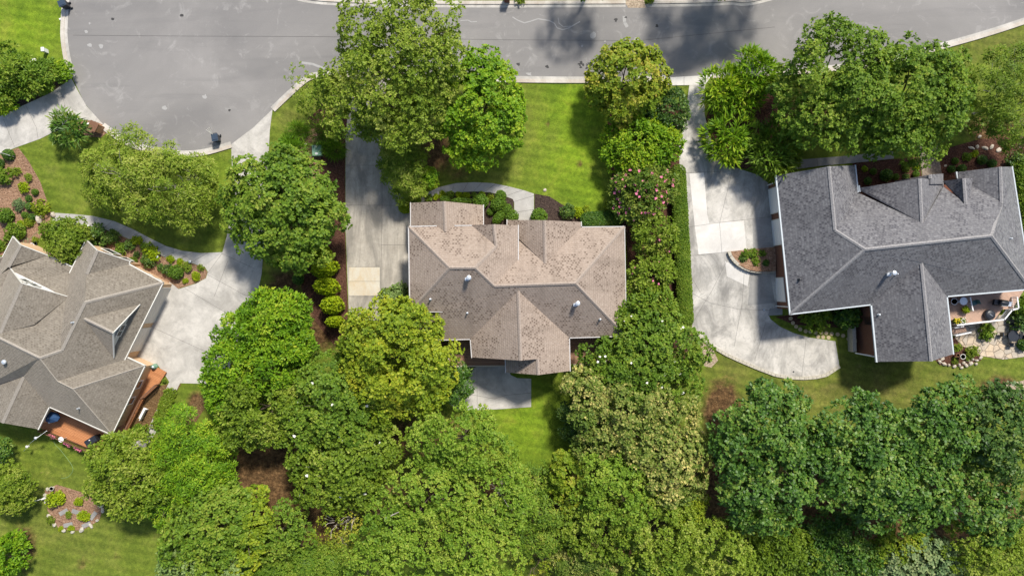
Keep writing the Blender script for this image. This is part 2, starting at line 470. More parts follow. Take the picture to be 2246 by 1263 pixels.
zone[:, 1] = blob([(600, 1050, 130, 120, .95), (680, 1150, 100, 80, .9), (900, 960, 130, 60, .8), (1200, 272, 9, 14, .75), (1270, 358, 9, 10, .75), (530, 1085, 5, 5, .6), (258, 1218, 10, 10, .5), (180, 1235, 20, 24, .45), (1250, 930, 60, 80, .35), (1590, 900, 50, 70, .95), (1600, 1080, 110, 110, .95), (1300, 1150, 220, 120, .9), (1000, 1130, 260, 120, .9), (1900, 1130, 420, 130, .95), (430, 880, 26, 30, .8), (700, 700, 90, 80, .85), (630, 620, 50, 40, .7), (960, 330, 60, 70, .75), (1000, 380, 60, 25, .5), (460, 1180, 110, 90, .7), (50, 1200, 30, 70, .75), (2210, 850, 60, 25, .8), (2180, 290, 90, 50, .7), (1760, 250, 120, 80, .6), (90, 320, 60, 25, .2)])
zone[:, 2] = blob([(1250, 300, 110, 150, 1.), (1270, 230, 90, 80, 1.), (1150, 930, 90, 120, .8), (60, 60, 110, 90, .75), (1290, 420, 60, 60, .8), (480, 400, 40, 60, .3)])
ca = gm.color_attributes.new('zone', 'FLOAT_COLOR', 'POINT')
ca.data.foreach_set('color', zone.ravel())
gm.materials.append(M['lawn'])
go = bpy.data.objects.new('lawn', gm); C.objects.link(go)
tag(go, None, None, None, 'structure')

def sheet(name, px, off, mats, joints=(), jw=0.024, skirt=0.0, kind='structure', label=None, cat=None, extra=(), step=0.5):
    """a flat surface that follows the ground: outline in photo pixels; joints = (px,py,px,py) lines; extra = panels of other materials"""
    vs, fs, fm = [], [], []
    def poly(pp, o, mi):
        bm = bmesh.new()
        pts = [G(*q) for q in pp]
        v = [bm.verts.new((q.x, q.y, 0)) for q in pts]
        f = bm.faces.new(v)
        f.normal_update()
        if f.normal.z < 0: f.normal_flip()
        bmesh.ops.triangulate(bm, faces=[f])
        lo = [min(q[k] for q in pts) for k in (0, 1)]
        hi = [max(q[k] for q in pts) for k in (0, 1)]
        zs = [q.z for q in pts]
        if max(zs) - min(zs) > 0.01 or min(zs) < -0.01:
            for k in (0, 1):
                c = math.ceil(lo[k] / step) * step
                while c < hi[k]:
                    co = [0, 0, 0]; co[k] = c
                    no = [0, 0, 0]; no[k] = 1
                    bmesh.ops.bisect_plane(bm, geom=bm.verts[:] + bm.edges[:] + bm.faces[:], plane_co=co, plane_no=no)
                    c += step
        b = len(vs)
        bm.verts.index_update()
        for q in bm.verts: vs.append((q.co.x, q.co.y, float(gz(q.co.x, q.co.y)) + o))
        for q in bm.faces:
            q.normal_update()
            ids = [b + x.index for x in q.verts]
            fs.append(ids if q.normal.z > 0 else ids[::-1]); fm.append(mi)
        bm.free()
        return pts
    pts = poly(px, off, 0)
    if skirt:
        n = len(pts)
        for k in range(n):
            a, c = pts[k], pts[(k + 1) % n]
            m = max(1, int((c - a).length / step))
            for j in range(m):
                p0, p1 = a.lerp(c, j / m), a.lerp(c, (j + 1) / m)
                z0, z1 = float(gz(p0.x, p0.y)), float(gz(p1.x, p1.y))
                b = len(vs)
                vs.extend([(p0.x, p0.y, z0 - skirt), (p1.x, p1.y, z1 - skirt), (p1.x, p1.y, z1 + off), (p0.x, p0.y, z0 + off)])
                fs.append([b, b + 1, b + 2, b + 3]); fm.append(0)
    for mi, pp in extra: poly(pp, off + 0.004, mi)
    jm = len(mats) if joints else 0
    for jn in joints:
        q = [G(jn[k], jn[k + 1]) for k in range(0, len(jn), 2)]
        for a, c in zip(q, q[1:]):
            m = max(1, int((c - a).length / step))
            n = Vector((-(c - a).y, (c - a).x, 0)).normalized() * jw / 2
            for j in range(m):
                p0, p1 = a.lerp(c, j / m), a.lerp(c, (j + 1) / m)
                b = len(vs)
                for e in (p0 - n, p1 - n, p1 + n, p0 + n):
                    vs.append((e.x, e.y, float(gz(e.x, e.y)) + off + 0.009))
                fs.append([b, b + 1, b + 2, b + 3]); fm.append(jm)
    ml = list(mats) + ([M['joint']] if joints else [])
    o = mesh_obj(name, vs, fs, ml, None, fm)
    return tag(o, label, cat, None, kind)

# road: cul-de-sac on the left, street across the top
south = [(150, -70), (146, 0), (143, 40), (142, 80), (148, 125), (160, 172), (185, 226), (226, 275), (275, 309), (330, 328), (395, 337), (450, 333), (507, 317), (555, 281), (598, 240), (636, 204), (672, 173), (700, 164), (730, 162), (790, 165), (900, 170), (1140, 174), (1290, 175), (1460, 172), (1560, 166), (1690, 160), (1850, 147), (1960, 130), (2050, 105), (2150, 77), (2246, 46), (2420, -15)]
north = [(2420, -330), (1900, -70), (1670, 1), (1600, 5), (1540, 8), (1440, 10), (1350, 9), (1140, 11), (1000, 11), (900, 10), (780, 8), (672, 0), (600, -25), (500, -75)]
sheet('road', south + north, 0.012, [M['asphalt']], jw=0.03,
      joints=[(160, 78, 420, 80, 700, 81, 1100, 88, 1400, 90, 1700, 60)])
def kerb(name, px, wd=0.42, h=0.12, side=1):
    mb = MB()
    p = [G(*q) for q in px]
    # resample smoothly
    q = []
    for k in range(len(p) - 1):
        a, b, c, e = p[max(k - 1, 0)], p[k], p[k + 1], p[min(k + 2, len(p) - 1)]
        for j in range(6):
            t = j / 6
            q.append(0.5 * ((2 * b) + (c - a) * t + (2 * a - 5 * b + 4 * c - e) * t * t + (3 * b - a - 3 * c + e) * t ** 3))
    q.append(p[-1])
    v, f, m = [], [], []
    for k, x in enumerate(q):
        t = (q[min(k + 1, len(q) - 1)] - q[max(k - 1, 0)]).normalized()
        n = Vector((-t.y, t.x, 0)) * side
        for o, z in ((-0.32, 0.02), (0.0, 0.03), (0.03, h), (wd - 0.02, h + 0.005), (wd, -0.1)):
            y = x + n * o
            v.append((y.x, y.y, x.z + z))
    for k in range(len(q) - 1):
        for j in range(4):
            a = k * 5 + j
            f.append((a, a + 1, a + 6, a + 5) if side < 0 else (a, a + 5, a + 6, a + 1)); m.append(1 if j == 0 else 0)
    o = mesh_obj(name, v, f, [M['kerb'], M['conc']], None, m)
    return tag(o, None, None, None, 'structure')
kerb('kerb', [(150, -70), (146, 0), (143, 40), (142, 80), (148, 125), (159, 170)], side=-1)
kerb('kerb', [(226, 275), (275, 309), (330, 328), (395, 337), (450, 333), (507, 317)], side=-1)
kerb('kerb', [(598, 240), (636, 204), (672, 173), (700, 164), (730, 162), (772, 164)], side=-1)
kerb('kerb', [(850, 168), (1000, 172), (1140, 174), (1290, 175), (1460, 172)], side=-1)
kerb('kerb', [(1562, 166), (1690, 160), (1850, 147), (1960, 130), (2050, 105), (2150, 77), (2246, 46), (2420, -15)], side=-1)
kerb('kerb', [(1372, 10), (1140, 11), (1000, 11), (900, 10), (780, 8), (672, 0), (600, -25)], side=-1)
kerb('kerb', [(1900, -70), (1670, 1), (1600, 5), (1540, 8), (1420, 10)], side=-1)
sheet('driveway', [(1372, 9), (1378, 18), (1416, 18), (1414, 9), (1405, -40), (1380, -40)], 0.02, [M['gravel']])
sheet('pavement', [(1436, 9), (1430, -30), (1530, -30), (1536, 7)], 0.03, [M['conc_white']], joints=[(1470, 8, 1468, -30), (1500, 8, 1500, -30)])
sheet('pavement', [(900, 9), (905, -30), (955, -30), (960, 9)], 0.03, [M['conc_white']])
sheet('driveway', [(-60, 285), (0, 256), (55, 230), (110, 205), (157, 173), (170, 198), (190, 233), (228, 275), (210, 267), (190, 263), (150, 263), (128, 285), (88, 305), (40, 322), (0, 338), (-60, 368)], 0.02, [M['conc']],
      joints=[(8, 262, 32, 322), (57, 232, 80, 280, 84, 305), (135, 205, 152, 262)])
sheet('driveway', [(507, 317), (555, 281), (598, 240), (592, 285), (588, 362), (586, 430), (580, 520), (574, 600), (566, 640), (530, 720), (505, 800), (500, 842), (396, 840), (372, 838), (362, 822), (344, 797), (325, 800), (290, 775), (372, 618), (392, 634), (430, 622), (452, 610), (456, 596), (448, 583), (440, 572), (488, 553), (497, 520), (512, 450), (510, 390)], 0.02, [M['conc']],
      joints=[(509, 362, 545, 366, 590, 362), (487, 556, 560, 590), (455, 602, 560, 660), (487, 556, 455, 600), (500, 572, 470, 650), (333, 717, 450, 770), (405, 632, 520, 700)])
sheet('driveway', [(772, 163), (850, 167), (842, 230), (838, 300), (842, 380), (880, 430), (906, 452), (906, 628), (836, 632), (834, 702), (766, 702), (758, 500), (758, 300)], 0.02, [M['conc_old'], M['conc_patch']],
      joints=[(838, 363, 838, 452, 837, 537, 835, 632), (760, 363, 838, 363), (760, 450, 890, 451), (836, 537, 904, 537), (764, 585, 834, 585), (764, 617, 834, 617), (764, 650, 834, 650)],
      extra=[(1, [(766, 586), (833, 586), (833, 648), (766, 648)])])
sheet('driveway', [(1512, 186), (1546, 186), (1545, 250), (1556, 300), (1586, 360), (1620, 370), (1662, 384), (1685, 402), (1697, 470), (1700, 540), (1716, 600), (1716, 690), (1686, 692), (1690, 700), (1710, 716), (1740, 730), (1775, 740), (1832, 748), (1841, 803), (1812, 822), (1764, 829), (1700, 822), (1620, 790), (1560, 758), (1518, 716), (1512, 640), (1508, 560), (1500, 450), (1490, 370), (1490, 310), (1503, 255)], 0.03, [M['conc_right'], M['conc_white'], M['conc_dark']], skirt=0.5,
      joints=[(1490, 380, 1600, 376), (1608, 365, 1578, 490), (1498, 500, 1580, 488, 1690, 476), (1505, 562, 1600, 552), (1578, 490, 1583, 555), (1512, 640, 1560, 665, 1620, 678, 1690, 680), (1600, 560, 1560, 640), (1632, 600, 1627, 672, 1610, 760), (1560, 640, 1520, 708), (1680, 705, 1655, 790), (1768, 742, 1758, 826), (1512, 600, 1535, 640)],
      extra=[(1, [(1512, 381), (1544, 379), (1551, 470), (1556, 490), (1580, 489), (1631, 484), (1637, 548), (1583, 554), (1532, 558), (1524, 500)]), (1, [(1590, 572), (1594, 606), (1640, 628), (1644, 600), (1605, 580)]), (2, [(1650, 482), (1690, 478), (1698, 540), (1652, 546)]), (2, [(1646, 604), (1690, 604), (1700, 664), (1640, 670)]), (2, [(1688, 676), (1716, 674), (1716, 690), (1684, 692)])])
sheet('driveway', [(1460, 171), (1562, 165), (1546, 187), (1466, 188)], 0.045, [M['conc_white']], joints=[(1500, 169, 1500, 188)])
# brick edging along the low side of the right-hand driveway
mb = MB()
edge = [G(*q) for q in [(1518, 716), (1538, 740), (1560, 758), (1590, 776), (1620, 790), (1660, 807), (1700, 822), (1732, 828), (1764, 829), (1790, 827), (1812, 822), (1841, 803)]]
for a, b in zip(edge, edge[1:]):
    n = max(1, int((b - a).length / 0.42))
    for k in range(n):
        c = a.lerp(b, (k + 0.5) / n)
        mb.box((c.x, c.y, c.z - 0.17), ((b - a).length / n * 0.95, 0.34, 0.62), math.atan2((b - a).y, (b - a).x))
tag(mb.build('kerb', [M['stone_block']]), None, None, None, 'structure')
def strip_joints(up, lo, n):
    def samp(l, t):
        d = [0]
        for a, b in zip(l, l[1:]): d.append(d[-1] + math.dist(a, b))
        s = t * d[-1]
        for k in range(len(l) - 1):
            if d[k + 1] >= s:
                u = (s - d[k]) / (d[k + 1] - d[k])
                return (l[k][0] + (l[k + 1][0] - l[k][0]) * u, l[k][1] + (l[k + 1][1] - l[k][1]) * u)
        return l[-1]
    return [(*samp(up, (k + 1) / (n + 1)), *samp(lo, (k + 1) / (n + 1))) for k in range(n)]
def path(up, lo, n, mat='path', name='path'):
    sheet(name, up + lo[::-1], 0.03, [M[mat]], joints=strip_joints(up, lo, n), skirt=0.1)
path([(122, 467), (165, 470), (205, 474), (250, 485), (290, 502), (330, 523), (365, 540), (400, 550), (440, 555), (488, 553)],
     [(110, 497), (160, 492), (210, 497), (245, 508), (285, 525), (325, 547), (360, 563), (395, 572), (425, 578), (446, 586)], 11)
path([(915, 440), (935, 424), (962, 411), (1000, 402), (1040, 400), (1080, 402), (1115, 409), (1150, 418), (1171, 425), (1171, 490)],
     [(925, 445), (940, 434), (965, 427), (1000, 422), (1040, 420), (1075, 422), (1105, 429), (1125, 437), (1128, 445), (1128, 490)], 10)
path([(396, 838), (376, 880), (352, 925), (338, 955), (320, 980), (290, 985)], [(371, 838), (352, 880), (332, 925), (320, 950), (305, 965), (290, 972)], 6, 'conc')
path([(1735, 352), (1800, 347), (1880, 340), (1960, 330)], [(1738, 372), (1800, 364), (1880, 357), (1960, 348)], 3, 'conc_dark')
sheet('path', [(2016, 320), (2056, 320), (2068, 400), (2024, 400)], 0.03, [M['walkbrick']])
sheet('patio', [(1040, 806), (1072, 795), (1112, 800), (1120, 822), (1135, 829), (1165, 830), (1165, 892), (1090, 897), (1005, 900), (985, 884), (990, 868), (1010, 852), (1026, 832)], 0.03, [M['conc']], skirt=0.1,
      joints=[(1046, 812, 1047, 900), (985, 868, 1010, 864, 1040, 866, 1085, 874, 1110, 866, 1165, 861), (1018, 842, 1047, 838)])
# beds
BEDN = [0]
def bed(px, mat, off=None):
    BEDN[0] += 1
    return sheet('mulch_bed', px, off or 0.005 + 0.0008 * BEDN[0], [M[mat]], step=0.5)
bed([(-60, 372), (0, 340), (40, 324), (62, 352), (88, 398), (103, 440), (112, 466), (108, 500), (88, 522), (40, 560), (-60, 560)], 'mulch')
bed([(195, 497), (245, 509), (285, 526), (325, 548), (360, 564), (395, 573), (425, 579), (447, 586), (455, 597), (451, 610), (430, 621), (392, 633), (340, 612), (280, 580), (215, 552), (150, 540), (110, 500), (160, 493)], 'mulch')
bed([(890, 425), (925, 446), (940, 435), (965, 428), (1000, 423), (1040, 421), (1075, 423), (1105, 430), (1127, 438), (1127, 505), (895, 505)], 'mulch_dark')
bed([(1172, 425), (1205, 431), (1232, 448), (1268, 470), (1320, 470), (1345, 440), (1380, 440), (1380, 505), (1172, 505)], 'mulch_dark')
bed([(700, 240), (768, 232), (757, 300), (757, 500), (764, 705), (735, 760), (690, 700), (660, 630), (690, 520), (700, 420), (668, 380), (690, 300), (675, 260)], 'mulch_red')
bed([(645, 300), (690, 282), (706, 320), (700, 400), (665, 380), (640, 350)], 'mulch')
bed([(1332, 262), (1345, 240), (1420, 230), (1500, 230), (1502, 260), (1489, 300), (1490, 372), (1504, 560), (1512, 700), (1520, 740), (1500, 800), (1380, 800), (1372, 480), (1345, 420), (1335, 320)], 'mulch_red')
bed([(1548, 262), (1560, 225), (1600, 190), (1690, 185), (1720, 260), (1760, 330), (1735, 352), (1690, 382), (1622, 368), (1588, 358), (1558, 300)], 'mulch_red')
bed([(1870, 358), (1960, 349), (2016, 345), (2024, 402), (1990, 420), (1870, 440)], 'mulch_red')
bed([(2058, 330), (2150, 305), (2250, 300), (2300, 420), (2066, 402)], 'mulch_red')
bed([(-60, 235), (0, 218), (60, 205), (120, 182), (150, 166), (157, 172), (110, 204), (55, 229), (0, 255), (-60, 284)], 'mulch_dark')
bed([(170, 268), (205, 262), (228, 276), (236, 290), (222, 302), (190, 300), (172, 285)], 'mulch')
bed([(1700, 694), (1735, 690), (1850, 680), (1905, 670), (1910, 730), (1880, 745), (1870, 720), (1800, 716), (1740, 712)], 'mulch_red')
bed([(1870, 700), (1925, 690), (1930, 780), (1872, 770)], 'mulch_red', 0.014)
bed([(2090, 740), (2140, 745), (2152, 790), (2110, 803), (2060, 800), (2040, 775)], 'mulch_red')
bed([(98, 1075), (125, 1062), (190, 1082), (228, 1108), (218, 1140), (180, 1163), (130, 1160), (105, 1120)], 'mulch')
bed([(368, 842), (398, 842), (330, 945), (300, 985), (285, 970), (300, 900), (330, 850)], 'litter')
bed([(400, 905), (440, 870), (455, 885), (430, 925), (405, 935)], 'litter')
sheet('gravel_bed', [(1538, 742), (1562, 762), (1575, 790), (1560, 806), (1535, 800)], 0.01, [M['gravel']])
sheet('gravel_bed', [(2155, 870), (2200, 845), (2260, 830), (2260, 870), (2190, 890)], 0.01, [M['gravel']])
sheet('patio', [(2090, 722), (2150, 695), (2200, 690), (2260, 700), (2260, 780), (2200, 788), (2152, 780), (2110, 758), (2095, 742)], 0.06, [M['flagstone']], skirt=0.2)

# ------------------------------------------------------------------ houses
def plane3(a, b, c):
    n = (b - a).cross(c - a).normalized()
    return (a, n)
def on(pl, px, py):                         # where the sight line of a pixel meets a roof plane
    a, n = pl
    o = Vector((0, 0, H)); dr = W(px, py, 0) - o
    t = (a - o).dot(n) / dr.dot(n)
    return o + dr * t
class House:
    def __init__(s, name, label, base, roof, cap, gut):
        s.e = thing(name, label, 'house', base)
        s.v, s.f, s.uv = [], [], []
        s.roof_m, s.cap_m, s.gut_m = roof, cap, gut
        s.caps, s.guts = [], []
    def face(s, pts, th=0.16):              # one roof slope with shingle coordinates, thickness below it
        pts = [Vector(p) for p in pts]
        n = Vector((0, 0, 0))
        for a, b in zip(pts, pts[1:] + pts[:1]):
            n += Vector(((a.y - b.y) * (a.z + b.z), (a.z - b.z) * (a.x + b.x), (a.x - b.x) * (a.y + b.y)))
        if n.z < 0:
            pts = pts[::-1]; n = -n
        n.normalize()
        u = Vector((0, 0, 1)).cross(n)
        u = u.normalized() if u.length > 1e-4 else Vector((1, 0, 0))
        v = n.cross(u)
        k, b = len(pts), len(s.v)
        s.v += [tuple(p) for p in pts] + [(p.x, p.y, p.z - th) for p in pts]
        tri = geometry.tessellate_polygon([[Vector((p.x, p.y, 0)) for p in pts]])
        for t in tri:
            t = list(t)
            a, c, e = (pts[t[0]], pts[t[1]], pts[t[2]])
            if (c - a).cross(e - a).z < 0: t = t[::-1]
            s.f.append(tuple(b + q for q in t)); s.uv += [(pts[q].dot(u), pts[q].dot(v)) for q in t]
            s.f.append(tuple(b + k + q for q in t[::-1])); s.uv += [(0, 0)] * 3
        for q in range(k):
            r = (q + 1) % k
            s.f.append((b + q, b + k + q, b + k + r, b + r)); s.uv += [(0, 0)] * 4
    def cap(s, *pts, wd=0.17):
        for a, b in zip(pts, pts[1:]):
            a, b = Vector(a), Vector(b)
            t = (b - a); t.z = 0
            n = Vector((-t.y, t.x, 0)).normalized() * wd
            up, dn = Vector((0, 0, 0.065)), Vector((0, 0, -0.05))
            v = [a - n + dn, a + up, a + n + dn, b - n + dn, b + up, b + n + dn]
            q = MB(); q.add(v, [(0, 3, 4, 1), (1, 4, 5, 2), (0, 1, 2), (3, 5, 4)]); s.caps.append(q)
    def gutter(s, *pts, wd=0.13, side=0):
        wd *= .72
        for a, b in zip(pts, pts[1:]):
            a, b = Vector(a), Vector(b)
            t = b - a; tl = t.length; t.normalize()
            h = Vector((t.x, t.y, 0)).normalized()
            n = Vector((-h.y, h.x, 0)) * wd / 2
            u, dn = Vector((0, 0, 0.045)), Vector((0, 0, -0.15))
            a2, b2 = a - t * 0.05, b + t * 0.05
            v = [a2 - n + dn, b2 - n + dn, b2 + n + dn, a2 + n + dn, a2 - n + u, b2 - n + u, b2 + n + u, a2 + n + u]
            q = MB(); q.add(v, [(3, 2, 1, 0), (4, 5, 6, 7), (0, 1, 5, 4), (1, 2, 6, 5), (2, 3, 7, 6), (3, 0, 4, 7)]); s.guts.append(q)
    def finish(s):
        o = mesh_obj('roof', s.v, s.f, [s.roof_m], s.e, None, False, s.uv)
        for q in s.caps: q.build('ridge_cap', [s.cap_m], o)
        for q in s.guts: q.build('gutter', [s.gut_m], s.e)
        s.roof = o
        return o
    def vent(s, p, h=0.5, r=0.06, mat='black', hood=False, tilt=0):
        mb = MB()
        p = Vector(p)
        if hood:
            mb.lathe(p - Vector((0, 0, 0.1)), [(0.26, 0), (0.22, 0.14), (0.13, 0.2), (0.12, h), (0.24, h + 0.02), (0.22, h + 0.14), (0.05, h + 0.2)], 12)
            mb.box((p.x - 0.22, p.y - 0.15, p.z + 0.16), (0.36, 0.3, 0.2))
        else:
            mb.lathe(p - Vector((0, 0, 0.1)), [(r * 1.9, 0), (r * 1.7, 0.12), (r, 0.2), (r, h), (r * 0.6, h + 0.01)], 10)
        return mb.build('roof_vent', [M[mat]], s.roof)
def offset_poly(poly, dist):
    n = len(poly)
    a = sum(poly[i][0] * poly[(i + 1) % n][1] - poly[(i + 1) % n][0] * poly[i][1] for i in range(n))
    sgn = 1 if a > 0 else -1
    out = []
    for i in range(n):
        p, q, r = Vector(poly[i - 1][:2]), Vector(poly[i][:2]), Vector(poly[(i + 1) % n][:2])
        d1, d2 = (q - p).normalized(), (r - q).normalized()
        n1, n2 = Vector((-d1.y, d1.x)) * sgn, Vector((-d2.y, d2.x)) * sgn
        m = n1 + n2
        m = m / max(0.3, (1 + n1.dot(n2)))
        out.append(q + m * dist)
    return out
def gable_wall(mb, l, pk, r, inward, dist=0.32, drop=0.22, z0=None, m=0):
    """triangular wall under a gable, set back under the rake"""
    i = Vector(inward); i.z = 0; i.normalize()
    a, b, c = [Vector(p) + i * dist - Vector((0, 0, drop)) for p in (l, pk, r)]
    t = i * 0.12
    v = [a, b, c, a + t, b + t, c + t]
    if z0 is not None:
        v = [Vector((a.x, a.y, z0)), a, b, c, Vector((c.x, c.y, z0))]
        v = v + [q + t for q in v]
        mb.add(v, [(0, 1, 2, 3, 4), (9, 8, 7, 6, 5), (0, 5, 6, 1), (1, 6, 7, 2), (2, 7, 8, 3), (3, 8, 9, 4)], m)
    else:
        mb.add(v, [(0, 1, 2), (5, 4, 3), (0, 3, 4, 1), (1, 4, 5, 2), (2, 5, 3, 0)], m)
def panel(name, a, b, z0, z1, proud, mat, parent, frame=None, grooves=0, th=0.05):
    """upright rectangular part on a wall running a->b (xy), its face standing proud of the wall"""
    a, b = Vector((a[0], a[1], 0)), Vector((b[0], b[1], 0))
    t = (b - a).normalized(); n = Vector((t.y, -t.x, 0))
    c = (a + b) / 2 + n * (proud - th / 2)
    mb = MB()
    L_, Hh = (b - a).length, z1 - z0
    rz = math.atan2(t.y, t.x)
    if grooves:
        for k in range(grooves):
            mb.box((c.x, c.y, z0 + Hh * (k + 0.5) / grooves), (L_, th, Hh / grooves * 0.955), rz)
        c2 = c - n * 0.02
        mb.box((c2.x, c2.y, (z0 + z1) / 2), (L_ * 0.995, th * 0.6, Hh * 0.99), rz)
    else:
        mb.box((c.x, c.y, (z0 + z1) / 2), (L_, th, Hh), rz)
    o = mb.build(name, [mat], parent)
    if frame is not None:
        fb = MB()
        for e in (a - t * 0.05, b + t * 0.05):
            e = e + n * (proud - th / 2 + 0.02)
            fb.box((e.x, e.y, (z0 + z1) / 2), (0.1, th + 0.03, Hh + 0.2), rz)
        for z in (z0 - 0.05, z1 + 0.05):
            q = c + n * 0.02
            fb.box((q.x, q.y, z), (L_ - 0.002, th + 0.03, 0.1), rz)
        fb.build('frame', [frame], o)
    return o
def along(a, b, py, z):                     # xy on wall line a->b whose point at height z is seen at photo row py
    k = (H - z) / H / 20
    Y = (631.5 - py) * k
    t = (Y - a[1]) / (b[1] - a[1])
    return Vector((a[0] + (b[0] - a[0]) * t, Y))

# ---- middle house
h = House('brown_roof_house', 'middle house with tan brown shingle roof and wooden back decks', W(1130, 620, 0), M['roof_tan'], M['cap_tan'], M['gutter_mid'])
R1, R2 = W(986, 587, 8.0), W(1042, 587, 8.0)
P = plane3(W(941, 746, 3.0), W(1031, 744.5, 3.0), R1)
A, B = W(896, 497, 5.0), W(899, 684, 5.0)
A2 = W(1036, 496, 5.0)
pB = on(P, 968, 684)
RM1, RM2 = on(P, 1084, 627), on(P, 1262, 621)
Hc = plane3(R2, RM1, W(1137, 494.5, 5.0))
gC0, gC1 = W(1083, 492, 6.55), on(Hc, 1088, 540)
gC1.z = 6.55
Bp = Vector((B.x, B.y, B.z))
h.face([A, B, R1])
h.face([A, R1, R2, gC1, A2])                        # north slope of the tall block
h.face([gC0, gC1, A2 + Vector((0.0, 0.0, 0.0)), W(1034, 494, 5.0)])
eH0, eH1 = W(1137, 494.5, 5.0), W(1137, 570, 5.0)
h.face([gC0, gC1, R2, RM1, eH1, eH0])
eP = [W(908, 747, 3.0), W(1031.5, 744, 3.0)]
gB0 = on(P, 1137, 638)
h.face([R1, B, pB, W(908, 747, 3.0), W(1031.5, 744, 3.0), gB0, RM1, R2])
eR = [W(1249, 741, 3.0), W(1374, 737, 3.0)]
h.face([RM1, gB0, eR[0], eR[1], RM2])
h.face([W(907, 650, 3.0), W(908, 747, 3.0), pB, pB + Vector((0, 1.4, 0.0))])
NE = W(1370, 497, 3.0)
h.face([RM2, eR[1], NE])
gRp = W(1196, 578, 5.55)
M3 = plane3(RM1, RM2, NE)
gRp = on(M3, 1196, 578)
vR = W(1275.5, 498, 3.0); vL = W(1112, 492, 3.0)
h.face([RM1, RM2, NE, vR, gRp, on(M3, 1128, 514), on(M3, 1110, 560)])
gRf = W(1194.5, 483, gRp.z)
h.face([gRf, gRp, vR, W(1275, 487, 3.0)])
h.face([gRf, gRp, W(1112, 500, 3.0), W(1112, 482.5, 3.0)])
gGf = W(974, 441.5, 5.5)
gGb = W(977, 508, 5.5)
h.face([W(900.5, 445, 3.0), gGf, gGb, W(900.5, 508, 3.0)])
h.face([gGf, W(1060.5, 450, 3.0), W(1060.5, 508, 3.0), gGb])
gF = W(1142, 790.5, gB0.z)
h.face([gB0, W(1031.5, 744, 3.0), W(1034.5, 783.5, 3.0), gF])
h.face([gB0, eR[0], W(1250.5, 790, 3.0), W(1180, 787, 5.28), gF])
h.face([W(1108, 780, 3.0), W(1109, 816.5, 3.0), W(1181, 822, 5.28), W(1179, 780, 5.28)])
h.face([W(1179, 780, 5.28), W(1181, 822, 5.28), W(1250.7, 813, 3.0), W(1250.5, 780, 3.0)])
h.cap(A, R1, R2, RM1, RM2, NE); h.cap(R2, gC1, gC0); h.cap(R1, B); h.cap(RM2, eR[1]); h.cap(gRf, gRp); h.cap(gGf, gGb); h.cap(gF, gB0); h.cap(W(1181, 822, 5.28), W(1179, 787, 5.28))
h.gutter(A, B, wd=0.16); h.gutter(B, W(970, 683.5, 5.0)); h.gutter(A, W(957, 495.5, 5.0)); h.gutter(W(998, 495, 5.0), W(1034, 494.5, 5.0)); h.gutter(eH0, eH1)
h.gutter(W(900.5, 445, 3.0), W(900.5, 497, 3.0)); h.gutter(W(1060.5, 450, 3.0), W(1060.5, 493, 3.0)); h.gutter(W(907, 686, 3.0), W(908, 747, 3.0)); h.gutter(W(908, 747, 3.0), W(1031.5, 744, 3.0), W(1034.5, 783.5, 3.0))
h.gutter(eR[0], eR[1]); h.gutter(eR[0], W(1250.7, 813, 3.0)); h.gutter(NE, eR[1], wd=0.1); h.gutter(vR, NE); h.gutter(W(1275, 487, 3.0), vR); h.gutter(W(1108, 788, 3.0), W(1109, 816.5, 3.0)); h.gutter(W(1112, 482.5, 3.0), W(1112, 494, 3.0))
h.finish()
ev = [W(x, y, 3.0) for x, y in [(900.5, 445), (1060.5, 450), (1060.5, 494), (1112, 494), (1112, 483), (1275, 487), (1275.5, 498), (1370, 497), (1374, 737), (1249, 741), (1250.7, 813), (1109, 816), (1108, 784), (1034.5, 783), (1031.5, 744), (908, 747)]]
wb = MB()
wp = offset_poly(ev, 0.42)
wb.prism([(q.x, q.y) for q in wp], -1.4, 2.86)
tb = offset_poly([W(896, 497, 5.0), W(1137, 496, 5.0), W(1137, 580, 5.0), W(1060, 600, 5), W(1040, 684, 5.0), W(899, 684, 5.0)], 0.42)
wb.prism([(q.x, q.y) for q in tb], 2.5, 4.86)
gable_wall(wb, W(900.5, 445, 3), gGf, W(1060.5, 450, 3), (0, -1, 0))
gable_wall(wb, W(1034, 494, 5), gC0, eH0, (0, -1, 0))
gable_wall(wb, W(1112, 483, 3), gRf, W(1275, 487, 3), (0, -1, 0))
gable_wall(wb, W(1034.5, 783.5, 3), gF, W(1250, 790, 3), (0, 1, 0))
gable_wall(wb, W(1109, 816, 3), W(1181, 822, 5.28), W(1250.7, 813, 3), (0, 1, 0))
wb.build('wall', [M['siding']], h.e)
h.vent(on(P, 1029, 609), 0.75, mat='metal', hood=True)
h.vent(on(P, 1266, 665), 0.75, mat='metal', hood=True)
for q in ((944, 656), (1025, 686), (1316, 700)): h.vent(on(P, *q), 0.5, 0.075, 'metal')
zb = -0.1
def deck(px, z, mat, parent, rim=None, thick=0.22, name='deck'):
    mb = MB()
    pp = [W(x, y, z) for x, y in px]
    mb.prism([(p.x, p.y) for p in pp], z - thick, z)
    o = mb.build(name, [mat], parent)
    pb = MB()
    for p in pp:
        g = float(gz(p.x, p.y))
        c = sum(pp, Vector()) / len(pp)
        q = p.lerp(c, 0.06)
        if z - thick - g > 0.1:
            pb = MB(); pb.box((q.x, q.y, (g - 0.1 + z - thick) / 2), (0.14, 0.14, z - thick - g + 0.1)); pb.build('deck_post', [M['rail_wood']], o)
    return o
dk = deck([(985, 735), (985, 801), (1115, 801), (1115, 735)], 0.25, M['deck_brown'], h.e)
